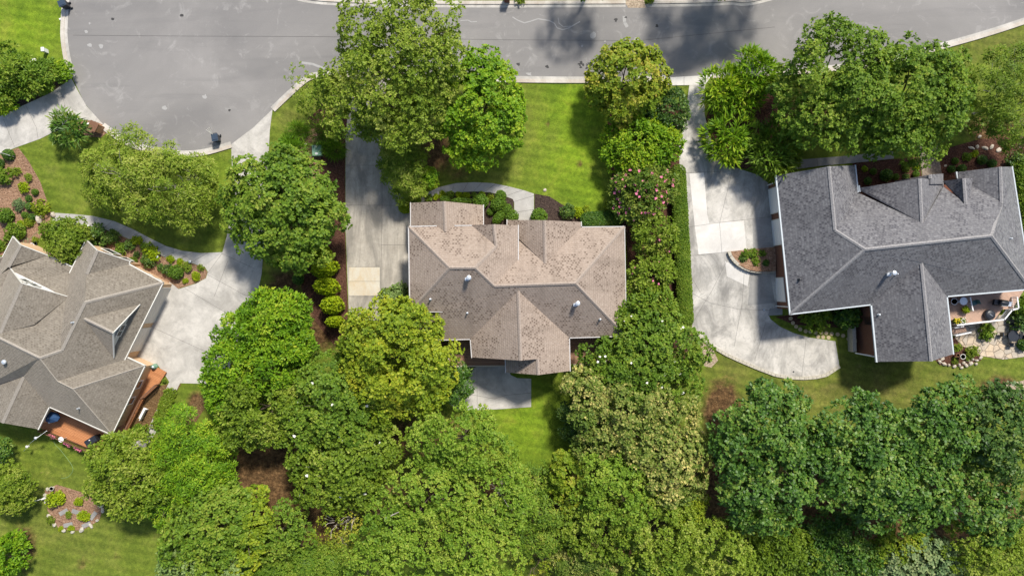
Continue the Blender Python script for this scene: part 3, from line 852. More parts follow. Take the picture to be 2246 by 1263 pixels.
for a, b in (((984, 745), (984, 803)), ((984, 803), (1113, 802))):
    mb = MB()
    a, b = W(*a, 0.3), W(*b, 0.3)
    c = (a + b) / 2; mb.box(c, ((b - a).length, 0.14, 0.1), math.atan2((b - a).y, (b - a).x))
    mb.build('rim_board', [M['siding']], dk)
dk = deck([(1246, 735), (1246, 799), (1318, 798), (1318, 735)], 0.25, M['deck_brown'], h.e)
mb = MB()
a, b = W(1252, 800, 0.3), W(1316, 799, 0.3)
mb.box((a + b) / 2, ((b - a).length, 0.16, 0.1), 0)
mb.build('rim_board', [M['siding']], dk)
mb = MB()                                            # steps down beside the deck
for k in range(5):
    p = W(957 + k * 6, 757, 0.05 - k * 0.22)
    mb.box((p.x, p.y, p.z), (0.29, 1.0, 0.05))
mb.box(W(968, 753, 0.35), (1.9, 0.06, 0.08)); mb.box(W(968, 753, -0.2), (1.9, 0.06, 0.08))
for k in range(7):
    p = W(953 + k * 5, 753, 0.05); mb.box((p.x, p.y, p.z), (0.05, 0.05, 0.6))
mb.build('back_steps', [M['rail_wood']], h.e)
MID = h

# ---- left house (turned about 27 degrees)
h = House('grey_brown_roof_house', 'rotated house with weathered grey brown roof and peach brick walls', W(160, 730, 0), M['roof_grey'], M['cap_grey'], M['offwhite'])
G1, G2 = W(358, 620, 3), W(273, 791, 3)
RA = W(186, 663, 6.3)
Sp = plane3(G1, G2, RA)
RB = on(Sp, 135, 768)
MA = on(Sp, 86, 785)
MB0 = W(-60, 713, MA.z)
LW1 = on(Sp, 126, 836)
F1a, F1b = W(105, 560, 3), W(158, 585, 3)
F3 = plane3(F1a, F1b, (MA + W(0, 742, MA.z)) / 2)
# gable beside the garage
g2l, g2r, g2p = W(189, 526, 3), W(286, 573, 3), W(213, 549, 4.95)
g2e = W(153, 598, 3)
g2b = W(190, 601, 4.95)
Wp = plane3(g2l, g2e, RA)
F2 = plane3(W(283, 579, 3), G1, RA)
v1_, v2_ = on(F3, 147, 634), on(F3, 133, 735)
h.face([g2l, g2p, g2b, RA, RB, v2_, v1_, g2e])
h.face([g2p, g2r, W(283, 580, 3.02), g2b])
h.face([W(283, 579, 3), G1, RA, g2b + Vector((0, 0, -0.02))])
h.face([G1, G2, on(Sp, 272, 791), LW1, MA, RB, RA])
h.face([F1a, F1b, g2e, v1_, v2_, RB, MA, MB0, W(-60, 640, 5.2), on(F3, 23, 588)])
# front-left gable
g1l, g1p, g1r = W(28.4, 519, 3), W(44.7, 537, 4.5), F1a
g1b = on(F3, 22.6, 586); g1b.z = 4.5
h.face([g1p, g1r, g1b])
h.face([g1l, g1p, g1b, W(-25, 627, 3.0)])
# upper gable with white front
u_b = on(F3, 0, 731) + Vector((0, 0, .03))
u_l, u_p, u_r = W(22, 588, 4.25), W(47.5, 621, u_b.z), on(F3, 152, 651) + Vector((0, 0, .03))
q = on(F3, 75, 712) + Vector((0, 0, 0.05))
h.face([u_p, u_r, q]); h.face([u_p, q, u_b])
h.face([u_l, u_p, u_b, W(-50, 720, 4.3)])
h.face([W(6, 563, 3.0), W(-25, 627, 3.0), W(-70, 620, 4.2), W(-60, 560, 3.0)])
# back slopes
Bk = plane3(MA, MB0, W(108.5, 892, 3))
LW2 = on(Bk, 160, 853)
LW1b = on(Bk, 126, 836)
c1, c2, c3 = W(318.5, 801.5, 3), W(246, 953, 3), W(281, 784, 3)
lr0, lr1 = on(Bk, 51, 826), None
lr1 = W(5, 927, lr0.z)
h.face([MB0, MA, LW1, LW2, c2, W(237, 953, 3), W(108.5, 892, 3), lr0, W(-60, 860, 3.2)])
h.face([LW1, LW2, c1, c3, W(272, 788, 3.02)])
h.face([LW2, c1, c2])
h.face([lr0, W(108.5, 892, 3), W(84.3, 941, 3), lr1])
h.face([lr0, lr1, W(-75, 905, 3.0), W(-40, 840, 3.0)])
h.cap(G1, RA, RB, MA, MB0); h.cap(MA, LW1, LW2, c2, wd=0.08); h.cap(LW2, c1, wd=0.1); h.cap(lr0, lr1); h.cap(g1p, g1b); h.cap(g2p, g2b); h.cap(u_p, u_b)
# dormer over the garage
d0, dp, dl, dr = on(Sp, 184, 699), None, W(308, 668, 4.0), W(251, 784, 4.0)
dp = W(248, 730, d0.z)
dl, dr = on(Sp, 308, 668) + Vector((0, 0, 0.12)), on(Sp, 251, 784) + Vector((0, 0, 0.12))
h.face([d0, dp, dl]); h.face([d0, dp, dr])
h.cap(d0, dp)
h.gutter(dl, dp, wd=0.1); h.gutter(dp, dr, wd=0.12)
h.gutter(G1, G2); h.gutter(W(283, 579, 3), G1); h.gutter(c3, c1, c2); h.gutter(c2, W(108.5, 892, 3), W(84.3, 941, 3)); h.gutter(g2l, g2e); h.gutter(g2l, g2p, g2r, W(283, 579, 3), wd=0.1)
h.gutter(F1a, F1b); h.gutter(W(6, 563, 3), g1l, g1p, F1a, wd=0.1); h.gutter(u_l, u_p, u_r, wd=0.08)
h.finish()
ev = [W(x, y, 3.0) for x, y in [(28.4, 519), (105, 560), (157, 586), (189, 526), (286, 573), (283, 579), (358, 620), (279, 783), (318.5, 801.5), (246, 953), (108.5, 892), (84.3, 941), (-75, 905), (-70, 560), (6, 563)]]
wp = offset_poly(ev, 0.42)
wb = MB()
wb.prism([(q.x, q.y) for q in wp], -0.3, 2.86)
inn = (W(190, 601, 3) - W(213, 549, 3))
gable_wall(wb, g2l, g2p, g2r, inn); gable_wall(wb, g1l, g1p, g1r, inn)
gable_wall(wb, W(84.3, 941, 3), lr1, W(-75, 905, 3), -inn)
wall = wb.build('wall', [M['peach']], h.e)
wb = MB(); gable_wall(wb, u_l, u_p, u_r, inn, 0.2, 0.12); wb.build('gable_front', [M['white']], h.e)
wb = MB(); gable_wall(wb, dl, dp, dr, (Vector(d0) - Vector(dp)), 0.35, 0.1); wb.build('dormer_front', [M['offwhite']], h.e)
def tri_window(l, pk, r, inward, dist, t0, t1, z0, z1, n=2, name='window'):
    i = Vector(inward); i.z = 0; i.normalize()
    a, b = Vector(l) + i * dist, Vector(r) + i * dist
    p, q = a.lerp(b, t0), a.lerp(b, t1)
    if (q - p).cross(i).z < 0: p, q = q, p
    return panel(name, (p.x, p.y), (q.x, q.y), z0, z1, 0.06, M['glass'], h.e, M['offwhite'])
i_ = Vector(d0) - Vector(dp)
a0 = min(dl.z, dr.z)
for t0, t1 in ((0.40, 0.49), (0.51, 0.60)): tri_window(dl, dp, dr, i_, 0.30, t0, t1, a0 + 0.35, a0 + 1.05)
for t0, t1 in ((0.36, 0.46), (0.52, 0.60)): tri_window(u_l, u_p, u_r, inn, 0.17, t0, t1, 5.0, 5.9)
for t0, t1 in ((0.3, 0.55), (0.7, 0.85)): tri_window(g2l, g2p, g2r, inn, 0.30, t0, t1, 1.0, 2.4)
# garage wall: wp[6] -> wp[7]
ga, gb = wp[6], wp[7]
def door(a, b, p0, p1, z0, z1, mat, gro=4):
    q0, q1 = along(a, b, p0, 1.2), along(a, b, p1, 1.2)
    t = (q1 - q0)
    if Vector((t.y, -t.x)).dot(Vector((0, 0)) - (q0 + q1) / 2) < 0: q0, q1 = q1, q0
    return panel('garage_door', q0, q1, z0, z1, 0.06, mat, h.e, M['offwhite'], gro)
door(ga, gb, 632, 706, 0.03, 2.35, M['beige']); door(ga, gb, 720, 768, 0.03, 2.35, M['beige'])
fa, fb = wp[5], wp[6]
for t0, t1 in ((0.45, 0.53), (0.72, 0.80)):
    q0, q1 = fa.lerp(fb, t1), fa.lerp(fb, t0)
    panel('window', q0, q1, 1.0, 2.1, 0.05, M['glass'], h.e, M['offwhite'])
sa, sb_ = wp[8], wp[9]
for t0, t1 in ((0.25, 0.36), (0.52, 0.62)):
    q0, q1 = sa.lerp(sb_, t1), sa.lerp(sb_, t0)
    panel('window', q0, q1, 1.1, 2.3, 0.06, M['glass'], h.e, M['white'])
for q, nm in (((20, 792), 1), ((173, 895), 0), ((160, 707), 0)):
    h.vent(on(Bk if q[1] > 750 else Sp, *q), 0.75 if nm else 0.4, 0.06, 'metal', bool(nm))
ang = math.atan2(-(953 - 801), 246 - 318)
M['deck_orange'].node_tree.nodes
ang_d = math.radians(-26)
for nd in M['deck_orange'].node_tree.nodes:
    if nd.type == 'MAPPING' and abs(nd.inputs['Scale'].default_value[0] - 1) < 1e-4: nd.inputs['Rotation'].default_value = (0, 0, -ang_d)
dk = deck([(334, 800), (364, 817), (346, 846), (318, 872), (270, 968), (240, 968), (245, 945)], 0.35, M['deck_orange'], h.e)
def rail(pts, z, parent, mat, hh=0.95, bal=0.16, top=0.1, name='railing', bt=0.035):
    mb = MB()
    for a, b in zip(pts, pts[1:]):
        a, b = W(*a, z), W(*b, z)
        L_ = (b - a).length; rz = math.atan2((b - a).y, (b - a).x)
        c = (a + b) / 2
        mb.box((c.x, c.y, z + hh), (L_, top, 0.05), rz)
        mb.box((c.x, c.y, z + 0.1), (L_, 0.05, 0.05), rz)
        n = max(2, int(L_ / bal))
        for k in range(1, n):
            p = a.lerp(b, k / n); mb.box((p.x, p.y, z + hh / 2 + 0.02), (bt, bt, hh - 0.08), rz)
        for p in (a, b): mb.box((p.x, p.y, z + hh / 2), (0.11, 0.11, hh + 0.08), rz)
    return mb.build(name, [mat], parent)
rail([(350, 842), (318, 872), (270, 968)], 0.35, dk, M['rail_wood'], top=0.16)
dk = deck([(112, 890), (244, 952), (220, 985), (208, 988), (88, 938)], 0.35, M['deck_orange'], h.e)
rail([(97, 942), (208, 987)], 0.35, dk, M['rail_wood'], top=0.08)
LEFT = h

# ---- right house
h = House('slate_roof_house', 'red brick house with dark slate grey roof and white garage doors', W(1960, 560, 0), M['roof_slate'], M['cap_slate'], M['gutter_blue'])
E1, E2 = W(1702, 385.5, 3.5), W(1733, 689, 3.5)
Q1, Q2 = W(1898, 547, 8.0), W(2175, 517, 8.0)
Lp = plane3(E1, E2, Q1)
t1, t2 = on(Lp, 1819, 365), on(Lp, 1832, 505)
t1.z = t2.z = (t1.z + t2.z) / 2
e3, e4 = W(1876, 363, 3.5), W(1882, 421, 3.5)
Tp = plane3(W(1888, 412, 3.5), Q1, Q2)
h.face([E1, t1, t2, Q1, E2])
Gp_ = plane3(t1, t2, e3); v_ = on(Gp_, 1883, 423)
h.face([t1, e3, v_, t2])
g5b = W(2022, 577, 6.6)
g2p_, g2b_ = W(2018, 391, 6.55), on(Tp, 2024, 490)
g2b_.z = 6.55
h.face([t2, v_, on(Tp, 2024, 490), on(Tp, 2070, 410), on(Tp, 2119, 447), on(Tp, 2135, 400), on(Tp, 2199, 447), Q2, Q1])
h.face([W(1887, 412, 3.5), g2p_, g2b_, W(1890, 419, 3.5)])
h.face([g2p_, W(2070, 396, 3.5), W(2070, 420, 3.5), g2b_])
h.face([W(1964, 397, 3.3), W(2041, 383, 5.6), W(2041, 404, 5.6), W(1964, 415, 3.3)])
h.face([W(2041, 383, 5.6), W(2069, 381, 3.9), W(2069, 404, 3.9), W(2041, 404, 5.6)])
g3b = on(Tp, 2119, 449)
g3f = W(2115, 391, g3b.z)
h.face([W(2069, 397, 3.9), g3f, g3b + Vector((0, 0, 0.03)), on(Tp, 2080, 410) + Vector((0, 0, 0.05))])
h.face([g3f, W(2134, 391, g3b.z - 0.75), on(Tp, 2128, 425) + Vector((0, 0, 0.05)), g3b + Vector((0, 0, 0.03))])
g4f, g4b = W(2195, 366, 5.75), on(Tp, 2199, 447)
g4b.z = 5.75
h.face([W(2098, 378, 3.5), g4f, g4b, W(2100, 405, 3.5)])
Rp = plane3(W(2219, 366, 3.6), W(2262, 634, 3.5), Q2)
h.face([g4f, W(2220, 366, 3.7), W(2262, 634, 3.5), Q2, g4b])
Bp_ = plane3(E2, Q1, Q2)
g5b = on(Bp_, 2022, 577)
e6, e7 = W(1911, 668, 3.5), W(2077, 650, 3.5)
h.face([Q1, E2, e6, g5b, e7, W(2262, 634, 3.5), Q2])
g5f = W(2043, 792, g5b.z)
e8, e9 = W(1923, 793, 3.5), W(2091, 776, 3.5)
h.face([g5b, e6, e8, g5f]); h.face([g5b, g5f, e9, e7])
h.cap(t1, t2, Q1, Q2, g4b, g4f); h.cap(Q1, E2); h.cap(Q2, W(2262, 634, 3.5)); h.cap(g2p_, g2b_); h.cap(g5b, g5f); h.cap(g3f, g3b); h.cap(W(2041, 383, 5.6), W(2041, 392, 5.6))
h.gutter(E1, E2, wd=0.22); h.gutter(e3, e4, wd=0.18); h.gutter(E2, e6, wd=0.2); h.gutter(e6, e8, wd=0.26); h.gutter(e9, e7, wd=0.2); h.gutter(e7, W(2262, 634, 3.5), wd=0.22); h.gutter(W(2220, 366, 3.7), W(2262, 634, 3.5), wd=0.16); h.gutter(W(2098, 378, 3.5), W(2100, 390, 3.5), wd=0.2)
h.gutter(W(1884, 408, 3.5), W(1886, 420, 3.5), wd=0.2)
h.finish()
ev = [W(x, y, 3.5) for x, y in [(1702, 385.5), (1876, 363), (1882, 416), (2070, 396), (2098, 392), (2098, 378), (2219, 366), (2262, 634), (2077, 650), (2091, 776), (1923, 793), (1911, 668), (1733, 689)]]
wp = offset_poly(ev, 0.45)
wb = MB(); wb.prism([(q.x, q.y) for q in wp], -1.8, 3.36)
gable_wall(wb, E1, t1, e3, (0, -1, 0)); gable_wall(wb, W(1887, 412, 3.5), g2p_, W(2070, 396, 3.5), (0, -1, 0)); gable_wall(wb, W(2098, 378, 3.5), g4f, W(2220, 366, 3.7), (0, -1, 0)); gable_wall(wb, e8, g5f, e9, (0, 1, 0))
wb.build('wall', [M['redbrick']], h.e)
ga, gb = wp[0], wp[12]
def zdoor(p0, p1):
    q = along(ga, gb, (p0 + p1) / 2, 1.0)
    return float(gz(q.x - 1, q.y))
for p0, p1 in ((414, 466), (483, 536), (610, 660)):
    z = zdoor(p0, p1)
    door(ga, gb, p0, p1, z + 0.05, z + 2.35, M['white'], 4)
for p0 in (404, 672):                              # downpipes
    mb = MB(); q = along(ga, gb, p0, 1.0)
    mb.tube([(q.x + 0.1, q.y, 3.3), (q.x - 0.12, q.y, 2.9), (q.x - 0.12, q.y, -1.0)], 0.06, 6)
    mb.build('downpipe', [M['white']], h.e)
q = along(wp[11], wp[10], 695, 2.0)
panel('window', along(wp[11], wp[10], 712, 1.5), along(wp[11], wp[10], 694, 1.5), 0.9, 2.6, 0.05, M['glass'], h.e, M['white'])
for p0, p1 in ((722, 738), (741, 758), (760, 776)):
    panel('window', along(wp[11], wp[10], p1, 0.5), along(wp[11], wp[10], p0, 0.5), -0.6, 1.6, 0.06, M['glass'], h.e, M['white'])
h.vent(on(Bp_, 1952, 599), 0.85, mat='metal', hood=True)
for q in ((1965, 601),): h.vent(on(Bp_, *q), 0.5, 0.06, 'metal')
h.vent(on(Lp, 1753, 613), 0.45, 0.09, 'black')
h.vent(on(plane3(g5b, e6, e8), 1927, 690), 0.4, 0.07, 'metal')
h.vent(on(Rp, 2216, 523), 0.35, 0.06, 'metal')
# back porch bay beside the south gable: low stone wall, white balustrade
porch = MB()
a = [W(x, y, -0.2) for x, y in [(1868, 714), (1876, 714), (1878, 770), (1870, 772)]]
porch.prism([(p.x, p.y) for p in a], -1.4, -0.1)
porch.build('porch_wall', [M['stone_block']], h.e)
rail([(1903, 722), (1910, 778)], 0.1, h.e, M['white'], 1.0, 0.3, 0.12, 'porch_railing', 0.06)
mb = MB()
mb.tube([W(1876, 774, 0.6), W(1922, 783, 2.8)], 0.06, 6)
mb.build('downpipe', [M['white']], h.e)
dk = deck([(2070, 645), (2250, 630), (2221, 676), (2198, 679), (2180, 703), (2090, 714), (2083, 700)], 0.55, M['deck_pink'], h.e, thick=0.25)
rail([(2088, 712), (2190, 700), (2207, 679), (2221, 676), (2218, 652)], 0.55, dk, M['white'], 0.9, 0.18, 0.13, bt=0.05)
rail([(2116, 652), (2122, 680)], 0.55, dk, M['white'], 0.9, 0.18, 0.12, bt=0.05)
st = deck([(2086, 716), (2118, 712), (2120, 727), (2090, 733)], -0.4, M['deck_pink'], h.e, name='deck_steps')
rail([(2088, 735), (2120, 728)], -0.4, st, M['white'], 0.7, 0.3, 0.12)
rail([(2086, 718), (2104, 715)], -0.1, st, M['white'], 0.7, 0.3, 0.1)
RIGHT = h
#FOLIAGE_BEGIN
# ------------------------------------------------------------------ foliage
def unit(a): return a / np.maximum(1e-9, np.linalg.norm(a, axis=-1, keepdims=True))
STY = dict(
    # lobe: clump radius (share of crown), dens: shoots per m2, k: leaves per shoot, L/Wd: leaf size, up: how far leaves follow the shoot
    broad=dict(lobe=.27, dens=9.5, k=7, L=.29, Wd=.10, up=(.0, .8), gap=.06, wob=.26),
    fine=dict(lobe=.25, dens=11.5, k=7, L=.25, Wd=.085, up=(.0, .9), gap=.13, wob=.32),
    dense=dict(lobe=.17, dens=10, k=8, L=.27, Wd=.11, up=(.0, .7), gap=.05, wob=.10),
    big=dict(lobe=.27, dens=8.0, k=7, L=.34, Wd=.115, up=(.0, .7), gap=.10, wob=.28),
    strap=dict(lobe=.42, dens=7.0, k=6, L=.85, Wd=.075, up=(.55, 1.0), gap=.10, wob=.10),
    spiky=dict(lobe=.22, dens=13.0, k=6, L=.36, Wd=.085, up=(.2, 1.0), gap=.08, wob=.10),
    weep=dict(lobe=.24, dens=11.0, k=6, L=.38, Wd=.055, up=(-.3, .6), gap=.18, wob=.2),
    sparse=dict(lobe=.24, dens=6, k=5, L=.24, Wd=.07, up=(.0, .9), gap=.42, wob=.34),
    shrub=dict(lobe=.28, dens=34, k=6, L=.17, Wd=.062, up=(.1, 1.0), gap=.06, wob=.12),
    box=dict(lobe=.34, dens=130, k=4, L=.105, Wd=.05, up=(.0, .9), gap=.0, wob=.0),
    grass=dict(lobe=.6, dens=60, k=5, L=.42, Wd=.016, up=(.6, 1.0), gap=.0, wob=.05),
)
def leaf_mesh(name, blobs, sty, seed, floor=-0.35, lim=None, tone=0.0, core=0):
    """blobs: list of (centre xyz, radii xyz); returns mesh data made of many small leaves set in shoots on clumps"""
    rng = np.random.default_rng(seed)
    st = STY[sty]
    cs = np.array([b[0] for b in blobs], float); rs = np.array([b[1] for b in blobs], float)
    PP, AA, TT = [], [], []
    for bi in range(len(cs)):
        c, r = cs[bi], rs[bi]
        R = float(r[:2].mean())
        rl = max(min(st['lobe'] * R * 1.35, 1.5), min(0.28, R * 0.5))
        nl = int(np.clip((2.3 if R > 1.2 else 3.2) * (R / rl) ** 2, 6, 140))
        g = np.arange(nl) + 0.5
        z = 1 - (1 - floor) * g / nl
        th = g * 2.399963 + rng.uniform(0, 6)
        q = np.sqrt(np.maximum(0, 1 - z * z))
        dr = np.stack([np.cos(th) * q, np.sin(th) * q, z], 1)
        dr = unit(dr + rng.normal(0, .16, dr.shape))
        rad = rng.uniform(.68, .76 + st['wob'] + .12, nl)[:, None]
        lc = c + dr * (r - rl * 0.55) * rad / .82
        lr = rl * rng.uniform(.65, 1.3, nl)
        lt = rng.normal(0, .13, nl)
        for j in range(nl):
            ns = max(5, int(st['dens'] * 5.0 * lr[j] ** 2))
            d2 = unit(rng.normal(0, 1, (ns, 3)))
            keep = d2 @ (dr[j] * .7 + np.array([0, 0, .55])) > -.12
            d2 = d2[keep]
            p = lc[j] + d2 * lr[j] * rng.uniform(.55, 1.08, (len(d2), 1)) * np.array([1, 1, .8])
            PP.append(p); AA.append(unit(d2 * .6 + dr[j] * .55 + np.array([0, 0, .45]) + rng.normal(0, .25, d2.shape)))
            TT.append(np.full(len(d2), lt[j]))
        if sty == 'box':                              # shorn surface: shoots all end on one smooth face
            PP, AA, TT = PP[:-nl], AA[:-nl], TT[:-nl]
            ns = int(210 * R * R * 4)
            d2 = unit(rng.normal(0, 1, (ns, 3)) + np.array([0, 0, .25]))
            PP.append(c + d2 * r * rng.uniform(.88, 1.0, (ns, 1))); AA.append(unit(d2 + rng.normal(0, .3, d2.shape))); TT.append(.12 * np.sin(d2[:, 0] * 9 + d2[:, 1] * 7))
        nf = int(R * R * 9)                           # inner leaves, tinted darker to imitate shade inside the crown
        d2 = unit(rng.normal(0, 1, (nf, 3))); d2[:, 2] = np.abs(d2[:, 2]) * .8 - .1
        PP.append(c + d2 * r * rng.uniform(.25, .75, (nf, 1))); AA.append(unit(d2 + rng.normal(0, .5, d2.shape))); TT.append(np.full(nf, -.1))
    p = np.concatenate(PP); a = np.concatenate(AA); tt = np.concatenate(TT)
    ok = np.ones(len(p), bool)
    for bi in range(len(cs)):
        ins = (((p - cs[bi]) / rs[bi]) ** 2).sum(1) < .18
        ok &= ~ins
    f = 2.6 / max(.8, rs[:, 0].max())
    nz = np.sin(p[:, 0] * f * 1.3 + 1.7 * np.sin(p[:, 1] * f + seed)) * np.sin(p[:, 1] * f * 1.1 + 1.3 * np.sin(p[:, 2] * f * 1.4 + seed * 2)) * np.cos(p[:, 2] * f + p[:, 0] * .5)
    ok &= nz > (-1.05 + st['gap'] * 1.25)
    if lim is not None: ok &= lim(p)
    p, a, tt = p[ok], a[ok], tt[ok]
    n, k = len(p), st['k']
    e1 = unit(np.cross(a, unit(rng.normal(0, 1, a.shape)))); e2 = np.cross(a, e1)
    th = (np.arange(k)[None, :] * 2.399963 + rng.uniform(0, 6.28, (n, 1))) + rng.normal(0, .3, (n, k))
    el = rng.uniform(st['up'][0], st['up'][1], (n, k))
    lat = np.sqrt(np.maximum(.03, 1 - el * el))
    dv = a[:, None] * el[..., None] + (e1[:, None] * np.cos(th)[..., None] + e2[:, None] * np.sin(th)[..., None]) * lat[..., None]
    dv = unit(dv)
    wv = unit(np.cross(dv, a[:, None] * .7 + np.array([0.1, .2, .6]) + rng.normal(0, .35, dv.shape)))
    sc = rng.uniform(.65, 1.25, (n, k, 1))
    Ln, Wn = st['L'] * sc, st['Wd'] * sc
    b0 = p[:, None] + dv * Ln * rng.uniform(0, .25, (n, k, 1))
    dn = np.array([0, 0, -1.0]) * Ln * .16
    V = np.stack([b0, b0 + dv * Ln * .5 + wv * Wn, b0 + dv * Ln + dn, b0 + dv * Ln * .5 - wv * Wn], 2).reshape(-1, 3)
    F = np.arange(len(V)).reshape(-1, 4)
    if core:
        nu, nv = 14, 7
        for bi in range(len(cs)):
            g = []
            for vv in range(nv + 1):
                ph = math.pi * vv / nv
                for uu in range(nu):
                    a_ = 2 * math.pi * uu / nu
                    g.append(cs[bi] + rs[bi] * core * np.array([math.sin(ph) * math.cos(a_), math.sin(ph) * math.sin(a_), math.cos(ph)]))
            g = np.array(g); b_ = len(V)
            q_ = [(b_ + vv * nu + uu, b_ + (vv + 1) * nu + uu, b_ + (vv + 1) * nu + (uu + 1) % nu, b_ + vv * nu + (uu + 1) % nu) for vv in range(nv) for uu in range(nu)]
            V = np.concatenate([V, g]); F = np.concatenate([F, np.array(q_)])
    lf = .16 * np.sin(p[:, 0] * .9 + 2 * np.sin(p[:, 1] * .7 + seed)) * np.cos(p[:, 1] * 1.1 + seed)
    t = np.clip(.42 + tone + tt[:, None] + lf[:, None] + rng.normal(0, .20, (n, k)), 0, 1)
    me = bpy.data.meshes.new(name)
    fill_quads(me, V, F)
    at = me.attributes.new('tint', 'FLOAT', 'POINT')
    tv = np.full(len(V), .12, np.float32); tv[:t.size * 4] = np.repeat(t.ravel(), 4)  # core keeps a low dark tint, painted shade behind the leaves
    at.data.foreach_set('value', tv)
    return me
SEED = [11]
def seed():
    SEED[0] += 7
    return SEED[0]
def crown_obj(name, blobs, sty, mat, parent=None, floor=-0.35, tone=0.0):
    off = parent.location if parent is not None else Vector((0, 0, 0))
    bl = [(np.array(c) - np.array(off), r) for c, r in blobs]
    me = leaf_mesh(name, bl, sty, seed(), floor, tone=tone, core=.7 if sty in ('box', 'shrub') else 0)
    me.materials.append(L[mat])
    o = bpy.data.objects.new(name, me)
    return link(o, parent)
def px_blobs(bl):
    out = []
    for b in bl:
        x, y, r, z = b[:4]
        fl = b[4] if len(b) > 4 else .78
        q = W(x, y, z)
        R = r / 20 * (H - z) / H
        out.append(((q.x, q.y, z + float(gz(q.x, q.y))), (R, R, R * fl)))
    return out
def tree(name, label, bl, sty, mat, group=None, bark='bark', trunk=None, twigs=0, tone=0.0, cat='tree', tr=0.16):
    B = px_blobs(bl)
    rng = random.Random(seed())
    if trunk is None:
        wt = sum(b[1][0] ** 2 for b in B)
        tx = sum(b[0][0] * b[1][0] ** 2 for b in B) / wt; ty = sum(b[0][1] * b[1][0] ** 2 for b in B) / wt
    else:
        q = W(trunk[0], trunk[1], 3); tx, ty = q.x, q.y
    z0 = float(gz(tx, ty))
    e = thing(name, label, cat, (tx, ty, z0), group)
    mb = MB()
    top = max(b[0][2] for b in B)
    fork = z0 + (top - z0) * .42
    mb.tube([(tx, ty, z0 - .15), (tx + .05, ty, z0 + .3), (tx + rng.uniform(-.1, .1), ty + rng.uniform(-.1, .1), fork)], [tr * 1.5, tr, tr * .8], 8)
    for c, r in B:
        for j in range(3 + twigs):
            a = rng.uniform(0, 6.28); u = rng.uniform(.2, .85) if j else 0
            tip = Vector((c[0] + math.cos(a) * r[0] * u, c[1] + math.sin(a) * r[1] * u, c[2] + r[2] * (rng.uniform(.3, .8) if j < 3 else rng.uniform(.55, .98) * math.sqrt(max(.05, 1 - u * u)))))
            st_ = Vector((tx, ty, fork)) if j == 0 else Vector((c[0], c[1], c[2] - r[2] * .4)).lerp(tip, rng.uniform(.1, .4))
            m = st_.lerp(tip, .5) + Vector((rng.uniform(-.3, .3), rng.uniform(-.3, .3), rng.uniform(-.1, .3)))
            r0 = tr * .6 if j == 0 else tr * .3
            mb.tube([st_, m, tip], [r0, r0 * .7, .018], 5, cap=False)
    mb.build('trunk', [M[bark]], e)
    crown_obj('crown', B, sty, mat, e, tone=tone)
    return e
def flowers(parent, bl, n, size, mat, name='blossom', up=.2):
    """little five-petalled heads scattered over the top of a crown (one part)"""
    rng = random.Random(seed())
    mb = MB()
    for c, r in px_blobs(bl):
        for _ in range(n):
            z = rng.uniform(up, 1); a = rng.uniform(0, 6.28); q = math.sqrt(1 - z * z)
            p = Vector((c[0] + r[0] * q * math.cos(a) * 1.02, c[1] + r[1] * q * math.sin(a) * 1.02, c[2] + r[2] * z * 1.05))
            for k in range(5):
                b = a + k * 1.257; s = size * rng.uniform(.7, 1.2)
                d = Vector((math.cos(b), math.sin(b), rng.uniform(-.2, .5))) * s
                w_ = Vector((-math.sin(b), math.cos(b), 0)) * s * .45
                mb.add([p, p + d * .6 + w_, p + d, p + d * .6 - w_], [(0, 1, 2, 3)])
    return mb.build(name, [M[mat]], parent)

# -- trees along the street
BT = 'trees along the street'
tree('birch_tree', 'tall loose yellow green tree reaching over the street beside the cul-de-sac', [(858, 55, 80, 9), (925, 80, 78, 9.5), (800, 85, 48, 7.5), (865, 140, 88, 10), (945, 145, 58, 8.5), (975, 100, 40, 8), (785, 140, 34, 6.5)], 'fine', 'olive', trunk=(875, 150), tr=.22, tone=.12)
tree('birch_tree', 'pale olive tree overhanging the top of the stained driveway', [(790, 215, 72, 7), (870, 215, 80, 8.5), (745, 205, 42, 6), (905, 275, 52, 7), (845, 280, 34, 5.5), (935, 215, 50, 7.5), (820, 255, 40, 6)], 'fine', 'olive', trunk=(850, 230), tr=.2, tone=.15)
tree('young_tree', 'thin sparse young tree at the kerb corner of the cul-de-sac', [(668, 190, 34, 3.2), (700, 215, 42, 3.4), (690, 240, 30, 2.8)], 'sparse', 'olive', tr=.08)
tree('maple_tree', 'dense bright green round maple in front of the middle house', [(1050, 235, 84, 5.2, .85), (1010, 205, 52, 4.6), (1090, 190, 50, 4.8), (1085, 280, 58, 4.6), (1020, 300, 56, 4.2), (1060, 155, 48, 4.4), (1115, 245, 38, 4), (1055, 330, 42, 3.8)], 'dense', 'bright', tr=.18)
tree('maple_tree', 'round olive gold tree at the edge of the bright front lawn', [(1375, 175, 74, 4.4, .85), (1335, 170, 44, 3.8), (1420, 170, 46, 4), (1380, 130, 40, 4.2), (1365, 225, 46, 3.6), (1320, 205, 32, 3)], 'dense', 'autumn', tr=.15)
tree('holly_bush', 'dark green shrub beside the top of the mottled driveway', [(1462, 240, 42, 2.4), (1440, 222, 30, 2.2), (1480, 258, 28, 2), (1430, 262, 26, 1.8)], 'spiky', 'dark', cat='shrub', tr=.08)
